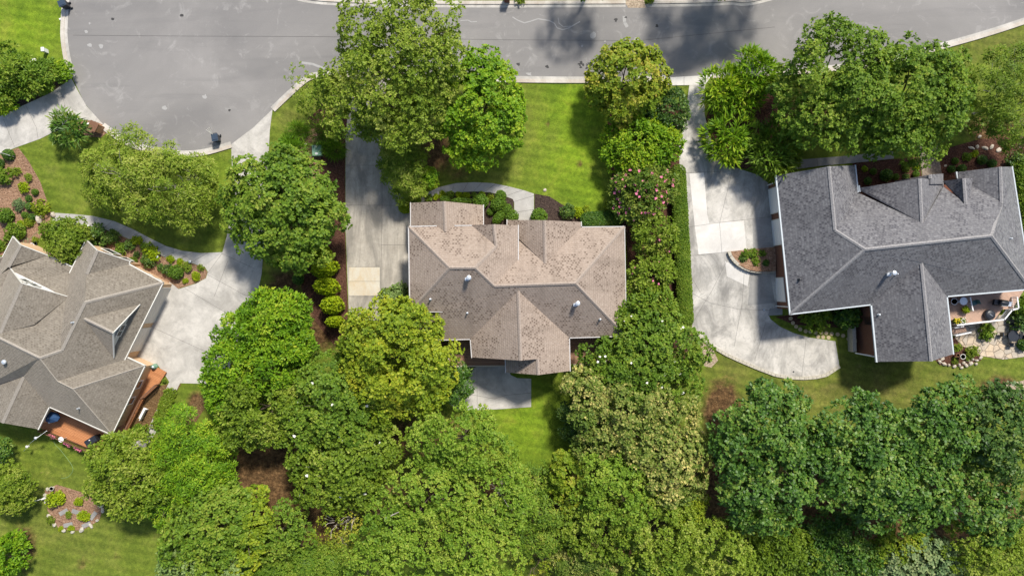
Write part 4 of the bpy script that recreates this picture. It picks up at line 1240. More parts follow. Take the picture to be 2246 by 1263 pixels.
for l, b in (('long leaved shrub nearest the street, east of the white driveway apron', [(1645, 165, 44, 2.2), (1665, 150, 24, 2)]), ('long leaved shrub touching the driveway just below the apron', [(1582, 200, 38, 2), (1605, 180, 26, 2)]), ('long leaved shrub on the mulch where the driveway widens', [(1600, 300, 42, 2.1), (1592, 325, 28, 1.8)]), ('darker long leaved shrub against the garage corner path', [(1690, 335, 50, 2.3), (1720, 320, 30, 2), (1668, 315, 30, 2)]), ('small long leaved shrub between two larger ones by the driveway', [(1632, 215, 32, 1.8)])):
    tree('strap_leaf_shrub', l, b, 'strap', 'bright' if 'darker' not in l else 'green', 'long leaved shrubs by the driveway', cat='shrub', tr=.06)
tree('oak_tree', 'broad green tree overhanging the street north of the slate roof house', [(1830, 150, 88, 7.5), (1775, 190, 66, 6.5), (1880, 200, 70, 8), (1745, 235, 52, 5.5), (1810, 250, 66, 6.5), (1830, 90, 38, 6.5), (1900, 120, 44, 7), (1860, 285, 52, 5.6)], 'broad', 'green', tr=.2)
tree('oak_tree', 'leafy green tree shading the brick front walk of the slate roof house', [(1985, 190, 80, 7.5), (2040, 170, 62, 7), (1960, 260, 70, 6.8), (2050, 245, 66, 6.4), (2095, 200, 44, 6), (1990, 130, 40, 6.5), (2010, 310, 50, 5.2), (1925, 300, 46, 5.5), (2085, 140, 32, 5.8)], 'broad', 'green', tr=.2, tone=-.03)
tree('bare_topped_tree', 'dark thin tree with bare grey twigs near the east frame edge', [(2190, 190, 62, 5.5), (2225, 250, 60, 5.2), (2170, 260, 38, 4.5), (2215, 140, 40, 5), (2240, 310, 34, 4)], 'weep', 'olive', bark='bark_pale', twigs=10, tr=.12, tone=-.2)
# -- left yard
tree('cherry_tree', 'fine leaved tree with pale twigs west of its twin on the left front lawn', [(270, 385, 66, 4.6), (225, 370, 40, 3.6), (285, 325, 44, 4), (240, 425, 38, 3.6), (300, 440, 44, 4), (225, 410, 34, 3.2)], 'weep', 'olive', 'pale twigged trees', bark='bark_pale', twigs=8, tr=.13, tone=.1)
tree('cherry_tree', 'fine leaved tree with pale twigs beside the curved left driveway', [(390, 410, 66, 4.6), (430, 385, 42, 4), (355, 370, 44, 4.2), (410, 455, 44, 3.8), (365, 460, 38, 3.6), (440, 430, 34, 3.4)], 'weep', 'olive', 'pale twigged trees', bark='bark_pale', twigs=8, tr=.13, tone=.1)
tree('sweetgum_tree', 'broad star leaved tree beside the narrow part of the left driveway', [(620, 440, 84, 6.8), (560, 420, 56, 5.8), (680, 420, 52, 5.8), (590, 500, 62, 6), (670, 500, 62, 6), (530, 470, 44, 5), (620, 375, 44, 5.4), (640, 555, 40, 5), (720, 470, 40, 5), (545, 385, 36, 5), (590, 545, 34, 4.6)], 'big', 'green', tr=.2, tone=.04)
tree('laurel_tree', 'rounded shrubby tree rubbing against the left house front', [(145, 525, 44, 2.8), (120, 515, 26, 2.4), (165, 510, 26, 2.4), (150, 555, 24, 2.2)], 'shrub', 'olive', tr=.08)
tree('laurel_tree', 'dark bushy shrub at the top left corner above the driveway', [(15, 145, 44, 2.4), (0, 190, 34, 2), (30, 175, 24, 2)], 'spiky', 'green', cat='shrub', tr=.07)
tree('laurel_tree', 'spreading green shrub in the dark bed under the far left lawn', [(75, 170, 36, 1.6), (105, 165, 30, 1.5), (60, 190, 26, 1.4)], 'spiky', 'green', cat='shrub', tr=.06)
tree('laurel_tree', 'small bright shrub at the kerb next to the far left driveway', [(138, 156, 20, 1.1)], 'shrub', 'bright', cat='shrub', tr=.05)
tree('laurel_tree', 'bright ferny shrub at the far left frame edge', [(8, 225, 22, 1.2)], 'spiky', 'bright', cat='shrub', tr=.05)
tree('yucca_shrub', 'spiky dark shrub at the tip of lawn below the cul-de-sac', [(155, 283, 30, 1.5)], 'strap', 'deep', cat='shrub', tr=.05)
# -- middle yard
tree('willow_shrub', 'drooping fine leaved tree between driveway and curved walk', [(885, 370, 46, 3), (870, 345, 34, 2.8), (900, 400, 34, 2.6), (860, 375, 26, 2.4), (885, 420, 22, 2)], 'weep', 'olive', cat='tree', tr=.1, tone=.08)
tree('round_shrub', 'bright round shrub tucked against the drooping tree', [(938, 390, 24, 1.6, .9)], 'shrub', 'bright', cat='shrub', tr=.06)
tree('privet_shrub', 'big rounded light green shrub at the east side of the bright lawn', [(1405, 320, 62, 2.7), (1365, 335, 38, 2.2), (1450, 320, 42, 2.4), (1400, 360, 46, 2.3), (1440, 290, 34, 2.2), (1350, 305, 26, 2)], 'spiky', 'bright', cat='shrub', tr=.08, tone=.08)
cm = [(1410, 415, 54, 3), (1375, 410, 36, 2.6), (1445, 415, 38, 2.6), (1405, 450, 42, 2.5), (1430, 380, 34, 2.6), (1370, 450, 26, 2.2)]
e = tree('crape_myrtle', 'crape myrtle covered in pink flower clusters beside the driveway hedge', cm, 'spiky', 'flower', cat='shrub', tr=.08)
flowers(e, cm, 22, .17, 'pink')
cm = [(1435, 515, 42, 2.6), (1412, 500, 28, 2.3), (1450, 540, 28, 2.2)]
e = tree('crape_myrtle', 'nearly flowerless light green crape myrtle east of the middle house', cm, 'spiky', 'olive', cat='shrub', tr=.07); flowers(e, cm, 2, .12, 'pink')
cm = [(1425, 605, 42, 2.6), (1410, 630, 30, 2.4), (1450, 590, 28, 2.2), (1440, 640, 28, 2.2)]
e = tree('crape_myrtle', 'thin crape myrtle with a few faded pink buds near the house eave', cm, 'spiky', 'olive', cat='shrub', tr=.07); flowers(e, cm, 7, .12, 'pink')
cm = [(1430, 675, 46, 2.9), (1395, 690, 38, 2.8), (1450, 710, 40, 2.6), (1360, 700, 22, 3.2)]
e = tree('magnolia_shrub', 'glossy shrub leaning over the southeast corner of the tan roof', cm, 'spiky', 'green', cat='shrub', tr=.09, tone=.12); flowers(e, cm, 3, .12, 'petal_w')
mg = [(1420, 770, 70, 4.2), (1490, 770, 56, 4), (1350, 790, 56, 3.8), (1400, 830, 66, 4.4), (1480, 830, 54, 4), (1310, 815, 32, 3), (1460, 720, 40, 3.4), (1520, 790, 26, 2.6)]
e = tree('magnolia_tree', 'glossy magnolia with white blooms between the wooden deck and driveway', mg, 'broad', 'green', tr=.18); flowers(e, mg, 3, .14, 'petal_w')
tree('sourwood_tree', 'cream tipped tree nearest the small back lawn of the middle house', [(1290, 870, 44, 5), (1310, 930, 48, 5), (1280, 840, 30, 4), (1380, 900, 60, 5.6), (1340, 970, 46, 5.2), (1440, 900, 52, 5.4), (1500, 920, 42, 5), (1400, 960, 50, 5.6), (1300, 990, 36, 4.6)], 'broad', 'cream', tr=.16, tone=.06)
tree('sourwood_tree', 'palest cream flowered round tree at the wood edge', [(1470, 1030, 78, 5.8), (1440, 990, 50, 5.4), (1510, 990, 46, 5.2), (1510, 1070, 40, 5), (1440, 1070, 44, 5)], 'broad', 'cream', tr=.16, tone=.12)
tree('dark_shrub', 'dark low shrub in shade at the lawn edge below the cream tree', [(1255, 905, 26, 2), (1262, 950, 26, 2)], 'shrub', 'dark', cat='shrub', tr=.06)
yb = [(870, 790, 88, 6.8), (820, 740, 62, 6), (890, 730, 60, 6.2), (800, 800, 52, 5.6), (935, 790, 54, 5.8), (850, 860, 62, 5.8), (920, 860, 56, 5.6), (780, 740, 36, 5), (960, 840, 36, 5), (840, 700, 40, 5.2), (905, 690, 30, 5)]
tree('golden_tree', 'bright yellow green tree at the southwest corner of the tan roof', yb, 'broad', 'yellow', tr=.2)
tree('small_tree', 'thin dark sapling at the edge of the grey patio slab', [(1000, 820, 26, 3), (1012, 850, 24, 2.6), (995, 870, 20, 2.4)], 'weep', 'deep', tr=.06)
tree('holly_tree', 'large bushy light green tree against the left driveway', [(590, 710, 74, 5), (625, 690, 52, 4.8), (540, 740, 60, 4.8), (520, 800, 62, 4.8), (590, 790, 70, 5.2), (640, 755, 50, 4.8), (480, 850, 36, 4), (510, 870, 52, 4.6)], 'spiky', 'bright', tr=.18, tone=-.08)
tree('holly_tree', 'bushy mid green tree below the big driveway side one', [(580, 880, 74, 5), (530, 920, 56, 4.6), (630, 850, 50, 4.8), (585, 935, 46, 4.6), (620, 900, 46, 4.6)], 'spiky', 'olive', tr=.18)
mg = [(720, 880, 78, 5.4), (680, 930, 60, 5), (770, 920, 62, 5), (700, 830, 52, 4.8), (650, 870, 44, 4.6), (790, 870, 36, 4.4)]
e = tree('magnolia_tree', 'dark glossy magnolia west of the yellow tree', mg, 'broad', 'green', tr=.18, tone=-.04); flowers(e, mg, 3, .18, 'petal_w')
mg = [(750, 1020, 80, 5), (690, 1000, 60, 4.8), (810, 1000, 58, 4.8), (700, 1060, 60, 4.6), (770, 1070, 52, 4.4), (660, 1030, 30, 4)]
e = tree('magnolia_tree', 'olive magnolia with white blooms above the bare wood floor', mg, 'broad', 'olive', tr=.18, tone=-.08); flowers(e, mg, 3, .18, 'petal_w')
# -- back of the left lot
tree('cherry_tree', 'leafy olive tree overlapping the back deck of the left house', [(270, 1020, 62, 4.4), (240, 1060, 46, 4), (320, 1050, 54, 4.4), (230, 1000, 34, 3.6), (290, 1090, 44, 4), (300, 980, 36, 3.8), (275, 1110, 30, 3.2)], 'spiky', 'olive', tr=.12, tone=.06)
tree('cedar_tree', 'feathery bright green tree beside the left house side path', [(410, 960, 60, 4.4), (450, 1000, 56, 4.4), (380, 1010, 52, 4.2), (430, 1050, 60, 4.2), (480, 970, 34, 3.6), (360, 1060, 42, 3.8), (470, 1040, 36, 3.8), (355, 1115, 34, 3.4)], 'weep', 'bright', tr=.14)
tree('round_shrub', 'rounded olive tree on the left edge of the back lawn', [(25, 1060, 38, 2.6), (10, 1090, 34, 2.4), (5, 1040, 30, 2.2), (35, 1095, 28, 2.2)], 'shrub', 'olive', tr=.09, tone=.1)
tree('round_shrub', 'dim bush at the frame edge beside the bird feeder pole', [(2, 985, 24, 2)], 'shrub', 'deep', cat='shrub', tr=.06)
tree('round_shrub', 'striped bright shrub in the bottom left corner', [(25, 1215, 34, 1.8), (5, 1235, 30, 1.6), (30, 1185, 20, 1.5)], 'spiky', 'bright', cat='shrub', tr=.07, tone=-.1)
# -- bottom wood
FG = 'trees of the back wood'
forest = [
 ('light green tree touching the small back lawn', [(1010, 960, 66, 7.7), (950, 980, 52, 7.2), (1060, 990, 56, 7.4), (1000, 1020, 52, 7.2), (1090, 1010, 34, 6.2), (920, 960, 30, 6.2), (1040, 930, 36, 6.7)], 'fine', 'spring', .16),
 ('yellow green tree south of the lawn side tree', [(950, 1090, 62, 7.7), (890, 1070, 44, 7.2), (1000, 1110, 52, 7.7), (920, 1140, 50, 7.2), (970, 1160, 42, 6.8)], 'fine', 'spring', .2),
 ('light green tree with a bare limb east of the wood centre', [(1090, 1080, 62, 7.7), (1130, 1120, 46, 7.2), (1060, 1130, 50, 7.4), (1120, 1050, 34, 6.8), (1100, 1160, 44, 7.2)], 'fine', 'spring', .18),
 ('pale green tree at the bottom edge of the wood centre', [(1030, 1220, 62, 8.2), (980, 1250, 48, 7.7), (1090, 1240, 52, 8.0), (1040, 1280, 50, 7.7)], 'fine', 'spring', .2),
 ('green tree at the bottom edge west of the wood centre', [(860, 1180, 56, 7.2), (820, 1220, 50, 6.8), (890, 1240, 54, 7.2), (800, 1260, 44, 6.8), (840, 1130, 36, 6.2)], 'fine', 'spring', .1),
 ('straw coloured sparse tree over the bare wood floor', [(730, 1155, 42, 3.4), (770, 1140, 36, 3.4), (745, 1195, 34, 3)], 'sparse', 'autumn', .1),
 ('mid green tree under the bare wood floor', [(620, 1165, 46, 4.6), (590, 1190, 40, 4.4), (640, 1130, 26, 3.6), (650, 1190, 32, 4)], 'fine', 'green', .05),
 ('fresh green bush along the bottom frame edge', [(660, 1250, 52, 3.6), (720, 1245, 44, 3.4), (600, 1255, 44, 3.4)], 'shrub', 'green', .1),
 ('broad green tree at the back corner of the left lawn', [(470, 1150, 66, 6), (430, 1130, 46, 5.4), (500, 1110, 50, 5.6), (420, 1190, 52, 5.4), (470, 1210, 56, 5.6), (390, 1170, 32, 4.6)], 'broad', 'green', .06),
 ('golden green tree beside the wood floor clearing', [(550, 1130, 44, 5.2), (540, 1180, 42, 5), (520, 1220, 46, 5), (560, 1090, 28, 4.4)], 'dense', 'yellow', -.14),
 ('bluish green tree on the bottom frame edge', [(440, 1250, 60, 5), (490, 1265, 50, 5), (390, 1230, 36, 4.4)], 'broad', 'grey', -.1),
 ('feathery green bush at the end of the small lawn', [(1175, 1060, 36, 3), (1150, 1050, 26, 2.6), (1190, 1085, 24, 2.4)], 'weep', 'green', .1),
 ('feathery mid green tree right of the pale wood centre', [(1190, 1140, 46, 4.4), (1170, 1185, 44, 4.2), (1215, 1180, 36, 4), (1160, 1110, 28, 4)], 'weep', 'green', .08),
 ('bronze green rounded tree beside the lawn end', [(1250, 1050, 40, 4.4), (1265, 1090, 40, 4.4), (1235, 1075, 26, 3.8), (1240, 1020, 24, 3.8)], 'dense', 'autumn', -.12),
 ('lime tinted tree under the cream tree', [(1330, 1060, 52, 6.6), (1370, 1100, 58, 6.8), (1310, 1100, 44, 6.2), (1380, 1040, 30, 6.2)], 'fine', 'spring', .08),
 ('dim olive tree in the shaded wood', [(1310, 1180, 56, 5.2), (1260, 1170, 40, 4.6), (1350, 1160, 44, 5.2), (1280, 1130, 32, 4.4)], 'fine', 'olive', -.08),
 ('wide olive tree below the cream flowered tree', [(1430, 1150, 66, 6), (1480, 1180, 60, 6), (1390, 1160, 44, 5.6), (1420, 1210, 56, 5.8), (1450, 1110, 40, 5.6)], 'fine', 'olive', .1),
 ('yellow tipped shrub tree beside the cream flowered one', [(1515, 1130, 36, 4.8), (1530, 1105, 26, 4.4), (1520, 1155, 26, 4.4)], 'shrub', 'yellow', -.12),
 ('olive green tree at the bottom edge before the dark gap', [(1570, 1210, 62, 6), (1610, 1240, 46, 5.6), (1530, 1250, 52, 5.8), (1590, 1170, 30, 5)], 'fine', 'olive', .08),
 ('flower speckled bush on the bottom frame edge', [(1290, 1235, 46, 4), (1250, 1250, 36, 3.6), (1330, 1260, 40, 4), (1270, 1210, 26, 3.6)], 'shrub', 'cream', -.02),
 ('rust tinged thicket on the bottom frame edge', [(1170, 1255, 34, 3), (1205, 1235, 30, 3)], 'sparse', 'autumn', -.05),
 ('mid green tree at the bottom edge in shade', [(1440, 1265, 54, 5.4), (1380, 1260, 44, 5)], 'fine', 'green', .0),
 ('dark glossy tree at the west end of the right hand wood', [(1680, 930, 66, 8.0), (1620, 940, 44, 7.4), (1730, 900, 44, 7.6), (1640, 1000, 60, 7.8), (1700, 1000, 62, 8.4), (1600, 990, 34, 6.8), (1760, 960, 50, 8.0), (1690, 870, 34, 7.0)], 'big', 'deep', .03),
 ('dark glossy tree below the first one of the right hand wood', [(1660, 1090, 62, 8.0), (1720, 1080, 60, 8.4), (1690, 1130, 48, 7.6), (1620, 1060, 40, 7.2), (1640, 1140, 30, 7.0)], 'big', 'deep', .05),
 ('deep green tree facing the stepping stone lawn', [(1880, 950, 62, 8.0), (1930, 930, 50, 7.8), (1850, 1010, 62, 8.4), (1920, 1000, 60, 8.6), (1900, 890, 32, 7.0), (1810, 990, 40, 8.0), (1810, 1060, 50, 8.0)], 'big', 'deep', .0),
 ('deep green tree right under the south gable lawn', [(2050, 930, 56, 8.0), (2000, 960, 50, 8.0), (2100, 900, 46, 7.6), (2090, 970, 56, 8.2), (2120, 860, 30, 7.0), (2060, 1000, 52, 8.4)], 'big', 'deep', .03),
 ('deep green tree in the middle of the right hand wood', [(1950, 1070, 70, 8.6), (2010, 1080, 62, 8.6), (1900, 1080, 52, 8.2), (2060, 1070, 56, 8.4), (2000, 1120, 52, 8.0), (1930, 1120, 42, 7.8), (2080, 1110, 40, 8.0)], 'big', 'deep', .05),
 ('dark tree by the gravel at the east frame edge', [(2200, 930, 60, 7.8), (2240, 890, 44, 7.2), (2160, 970, 46, 7.8), (2230, 1000, 52, 7.6), (2200, 870, 26, 6.6)], 'big', 'dark', .05),
 ('yellow tipped tree near the east frame edge', [(2190, 1060, 56, 6), (2150, 1040, 40, 5.8), (2220, 1120, 46, 5.6), (2170, 1130, 50, 5.8), (2200, 1165, 40, 5.4)], 'big', 'deep', .15),
 ('shaded spreading oak below the first dark trees', [(1720, 1200, 56, 2.8), (1670, 1190, 40, 2.4), (1760, 1230, 46, 2.8), (1690, 1240, 52, 2.8)], 'spiky', 'olive', -.3),  # leaf tone lowered, shade of the bigger trees put into the colour
 ('shaded spreading oak in the bottom middle of the right hand wood', [(1860, 1200, 56, 2.8), (1820, 1170, 40, 2.4), (1890, 1240, 46, 2.8), (1840, 1250, 48, 2.8), (1800, 1220, 36, 2.4)], 'spiky', 'deep', .02),  # dark leaf palette stands in for shade below the tall crowns
 ('red flecked small tree deep in the right hand wood', [(1985, 1190, 44, 2.8), (1960, 1220, 38, 2.6), (2020, 1210, 34, 2.6)], 'broad', 'autumn', -.2),  # tone darkened too, the same shade painted into the leaves
 ('pale grey green tree on the bottom edge of the right hand wood', [(2020, 1245, 52, 3.2), (2070, 1230, 44, 3.2), (1980, 1265, 40, 2.8), (2110, 1250, 40, 3.0)], 'big', 'blue', .05),
 ('yellow green tree in the bottom right corner', [(2150, 1200, 46, 4.8), (2200, 1230, 54, 5), (2240, 1250, 46, 5), (2150, 1250, 40, 4.8), (2240, 1190, 36, 4.6)], 'fine', 'olive', .05),
]
NAMES = {'bush': 'woodland_bush', 'thicket': 'woodland_bush'}
for l, b, sty, mt, tn in forest:
    bush = 'bush' in l or 'thicket' in l
    tree('woodland_bush' if bush else 'woodland_tree', l, b, sty, mt, FG, tone=tn, cat='bush' if bush else 'tree', tr=.16, bark='bark_pale' if 'bare limb' in l or 'straw' in l else 'bark', twigs=4 if 'bare limb' in l or 'straw' in l else 0)
# trees across the street, just beyond the top of the frame: their shadows lie on the asphalt
for l, b in (('street tree casting the smaller round shadow across the asphalt', [(1300, -62, 58, 5.5, .6)]), ('street tree casting the large shadow east along the asphalt', [(1590, -95, 80, 7, .6), (1670, -105, 70, 7, .6), (1640, -75, 46, 6.5, .6)])):
    tree('street_tree', l, b, 'broad', 'green', BT, tr=.18)

# -- clipped hedges
def hedge(name, label, a, b, wd, z, sty, mat):
    n = max(2, int(math.dist(a, b) / (wd * .28)))
    bl = [(a[0] + (b[0] - a[0]) * k / n, a[1] + (b[1] - a[1]) * k / n, wd / 2, z * .6, z * .42 / (wd / 40)) for k in range(n + 1)]
    B = px_blobs(bl)
    c = Vector(B[len(B) // 2][0]); c.z = float(gz(c.x, c.y))
    e = thing(name, label, 'hedge', c)
    crown_obj('foliage', B, sty, mat, e, -.6)
    mb = MB()
    for q, r in B[::6]: mb.tube([(q[0], q[1], float(gz(q[0], q[1])) - .1), (q[0], q[1], q[2])], [.05, .03], 5)
    mb.build('stems', [M['bark']], e)
    return e
hedge('clipped_hedge', 'long dark clipped hedge lining the mottled driveway', (1487, 378), (1505, 700), 34, 1.5, 'box', 'green')
hedge('clipped_hedge', 'short dark hedge in the shade beside the house front corner', (1290, 482), (1352, 478), 34, 1.0, 'box', 'deep')
hedge('clipped_hedge', 'narrow green hedge along the east wall of the slate roof house', (2236, 360), (2262, 560), 26, 1.2, 'shrub', 'green')
hedge('clipped_hedge', 'leafy ground hedge between the left deck and the side path', (372, 862), (345, 930), 22, .5, 'shrub', 'olive')

# -- shrubs and small plants
proto = {}
def plant_proto(kind):
    if kind not in proto:
        sty, mat, fl, fw = {'ball': ('box', 'box', .9, None), 'lball': ('box', 'lime', .8, None), 'dball': ('box', 'deep', .85, None), 'leafy': ('shrub', 'green', .75, None), 'dleafy': ('shrub', 'dark', .75, None), 'lime': ('shrub', 'lime', .7, None), 'yellow': ('shrub', 'yellow', .7, None), 'blue': ('shrub', 'blue', .75, None), 'olive': ('shrub', 'olive', .75, None), 'grey': ('shrub', 'grey', .8, None), 'grass': ('grass', 'bright', .9, None)}[kind]
        r = .6
        me = leaf_mesh(kind, [((0, 0, r * fl * .75), (r, r, r * fl))], sty, seed(), -.55, core=.8 if sty == 'box' else (.62 if sty == 'shrub' else 0))
        me.materials.append(L[mat])
        proto[kind] = me
    return proto[kind]
STEM = MB(); STEM.tube([(0, 0, -.15), (0, 0, .4)], [.05, .03], 6)
stem_me = None
def plant(name, label, kind, px, py, r, group=None, ry=None, rz=0.0, hh=1.0, cat='shrub'):
    global stem_me
    q = G(px, py)
    k = r / 20 / .6
    e = thing(name, label, cat, q, group)
    o = bpy.data.objects.new('foliage', plant_proto(kind)); link(o, e)
    o.scale = (k, k * ((ry or r) / r), k * hh); o.rotation_euler = (0, 0, rz if ry else random.Random(int(px * 7 + py)).uniform(0, 6))
    if stem_me is None:
        stem_me = bpy.data.meshes.new('stem')
        stem_me.from_pydata(STEM.v, [], STEM.f); stem_me.materials.append(M['bark'])
    s_ = bpy.data.objects.new('stem', stem_me); link(s_, e)
    s_.scale = (k, k, k * hh)
    return e
ORD = ['first', 'second', 'third', 'fourth', 'fifth', 'sixth', 'seventh', 'eighth', 'ninth', 'tenth']
row = [(940, 434, 7), (956, 432, 5.5), (970, 428, 7), (988, 428, 7), (1007, 430, 7), (1023, 430, 6.5), (1040, 429, 5.5), (1057, 428, 6)]
for k, (x, y, r) in enumerate(row):
    plant('small_shrub', f'small bright shrub, {ORD[k]} from the driveway in the row inside the curved walk', 'lime' if k % 3 else 'leafy', x, y, r, 'row of small shrubs inside the curved walk')
plant('flowering_plant', 'small yellow plant near the bend of the curved walk', 'yellow', 1075, 433, 6.5)
CB = 'clipped boxwoods before the middle house'
for l, x, y, r, ry, rz, hh in (
    ('clipped oval boxwood next to the garage gable', 977, 438, 11, 8, 0, 1), ('long low clipped boxwood under the gable edge', 1014, 442, 23, 7, 0, .55),
    ('large clipped boxwood ball at the gable corner', 1055, 443, 16, None, 0, 1), ('clipped boxwood ball at the walk bend', 1098, 431, 12, None, 0, 1),
    ('large clipped boxwood mound below the walk bend ball', 1093, 449, 17, 14, .6, 1), ('small clipped boxwood ball deep in the corner bed', 1076, 465, 8, None, 0, 1),
    ('medium clipped boxwood between mound and porch', 1112, 459, 11, None, 0, 1), ('long slanting clipped boxwood beside the porch roof', 1094, 478, 17, 10, .9, .9),
    ('round clipped boxwood on the garage side of the porch walk', 1123, 476, 14, None, 0, 1), ('round clipped boxwood on the lawn side of the porch walk', 1182, 476, 17, None, 0, 1)):
    plant('boxwood_shrub', l, 'ball', x, y, r, CB, ry, rz, hh)
for n, l, kd, x, y, r in (
    ('round_shrub', 'round clipped shrub at the garage corner by the driveway', 'lball', 890, 455, 14), ('round_shrub', 'leafy shrub between drooping tree and garage gable', 'leafy', 908, 437, 14),
    ('dark_shrub', 'dark reddish shrub in the bark bed beside the entry gable', 'dleafy', 1243, 464, 14), ('round_shrub', 'green shrub beside the small yellow flowers by the lawn', 'lime', 1268, 466, 10),
    ('flowering_plant', 'yellow flowering plant at the lower lawn corner', 'yellow', 1285, 462, 8), ('flowering_plant', 'yellow bloom patch under the pink crape myrtle', 'yellow', 1336, 452, 9),
    ('grey_shrub', 'tall grey green shrub at the end of the stained driveway', 'grey', 862, 652, 22), ('grey_shrub', 'grey green shrub touching the tan roof west eave', 'grey', 880, 632, 12), ('dark_shrub', 'dark shrub under the west eave of the tan roof', 'dleafy', 888, 660, 13), ('dark_shrub', 'small dark shrub under the southwest roof corner', 'dleafy', 890, 684, 11)):
    plant(n, l, kd, x, y, r)
# globes of the golden conifer row
for l, x, y, r, ry, rz in (('golden clipped globe highest in the column by the stained driveway', 720, 588, 27, 20, .3), ('golden clipped globe second in the column, broad and folded', 724, 628, 26, 19, -.1), ('golden clipped globe third in the column, roundest', 735, 668, 23, 20, 0), ('small golden clipped globe lowest in the column', 740, 704, 19, 13, 0), ('leafy green globe above the golden column', 708, 556, 24, 18, 0)):
    plant('golden_conifer', l, 'lball', x, y, r, 'golden globes beside the stained driveway', ry, rz, 1.7)
for l, x, y, r in (('grass clump around a small white ornament by the green box', 651, 341, 22), ('upper ornamental grass clump by the left driveway', 655, 290, 15), ('lower ornamental grass clump by the left driveway', 641, 315, 14), ('large grass clump behind the green utility box', 718, 298, 20), ('shaded grass clump beside the reddish mulch', 735, 330, 16)):
    plant('ornamental_grass', l, 'grass', x, y, r, 'ornamental grass clumps', cat='grass clump')
plant('dark_shrub', 'dark round shrub on bare soil beside the golden conifers', 'dball', 656, 612, 12)
# left-hand beds
LB = 'plants in the left beds'
for n, l, kd, x, y, r in (
    ('boxwood_shrub', 'round boxwood with a pale post beside it, nearest the driveway', 'dball', 24, 341, 12), ('boxwood_shrub', 'round boxwood cut by the left frame edge', 'dball', 2, 360, 11),
    ('leafy_shrub', 'wide feathery shrub below the frame edge boxwood', 'leafy', 12, 386, 16), ('leafy_shrub', 'rusty green perennial at the lawn side of the left bed', 'olive', 38, 378, 9), ('leafy_shrub', 'small green perennial by the lawn edge of the left bed', 'olive', 66, 390, 7),
    ('leafy_shrub', 'yellow green spreading perennial in the open bark', 'lime', 56, 412, 10), ('boxwood_shrub', 'small boxwood nearest the lawn corner', 'ball', 80, 422, 7), ('boxwood_shrub', 'small dark boxwood above the bluish shrub', 'dball', 66, 436, 7),
    ('blue_shrub', 'bluish green upright shrub among small boxwoods', 'blue', 46, 448, 11), ('boxwood_shrub', 'small boxwood between bluish and yellow shrubs', 'dball', 70, 454, 9), ('yellow_shrub', 'bright yellow green shrub at the lawn edge above the rock', 'yellow', 95, 457, 15),
    ('boxwood_shrub', 'larger round boxwood at the left of the bark bed', 'ball', 20, 474, 16), ('boxwood_shrub', 'small boxwood just below the bluish shrub', 'ball', 58, 472, 7), ('boxwood_shrub', 'small boxwood touching the tall pale rock', 'dball', 74, 477, 8),
    ('yellow_shrub', 'yellow green low plant below the pale rock', 'yellow', 67, 487, 9), ('leafy_shrub', 'small lime plant left of the pale rock', 'lime', 48, 490, 6), ('leafy_shrub', 'tall green shrub at the west front gable', 'leafy', 42, 508, 16), ('leafy_shrub', 'low green shrub beneath the west gable eave', 'leafy', 26, 520, 10), ('leafy_shrub', 'green shrub at the left wall below the hose', 'leafy', 5, 540, 10), ('flowering_plant', 'tiny yellow plant beside the coiled hose', 'yellow', 79, 527, 5.5),
    ('dark_shrub', 'wide dark rose shrub beside the curved left walk', 'dleafy', 222, 517, 22), ('dark_shrub', 'dark rose shrub end nearest the walk', 'dleafy', 250, 520, 14), ('leafy_shrub', 'green round shrub near the peach gable wall', 'leafy', 270, 546, 11), ('leafy_shrub', 'darker round shrub by the walk side of the gable shrub', 'dleafy', 289, 537, 10), ('leafy_shrub', 'thin dark upright plant in open bark', 'dleafy', 302, 558, 6),
    ('leafy_shrub', 'lime seedling by the middle of the curved walk', 'lime', 303, 528, 9), ('leafy_shrub', 'green shrub above the striped yellow plant', 'leafy', 325, 543, 11), ('yellow_shrub', 'striped pale yellow plant in the second left bed', 'lime', 337, 557, 15), ('dark_shrub', 'dark shrub under the striped yellow plant', 'dleafy', 329, 573, 13), ('leafy_shrub', 'low green plant at the wall step', 'leafy', 295, 571, 7),
    ('yellow_shrub', 'little lime ball beside the lantern', 'lime', 376, 568, 7), ('yellow_shrub', 'little lime tuft right of the lime ball', 'lime', 396, 574, 6), ('boxwood_shrub', 'big clipped ball near the garage corner', 'ball', 391, 597, 15), ('dark_shrub', 'dark shrub behind the big clipped ball', 'dleafy', 372, 594, 11), ('dark_shrub', 'small dark shrub left of the clipped ball', 'dleafy', 355, 586, 7), ('yellow_shrub', 'bright lime mound at the point of the bed', 'lime', 431, 606, 8), ('leafy_shrub', 'reddish low plant near the bed point', 'olive', 413, 585, 9), ('leafy_shrub', 'small pale plant at the bed rim', 'olive', 442, 587, 6), ('leafy_shrub', 'small lime plant by the driveway rim of the bed', 'lime', 408, 616, 5)):
    plant(n, l, kd, x, y, r, LB)
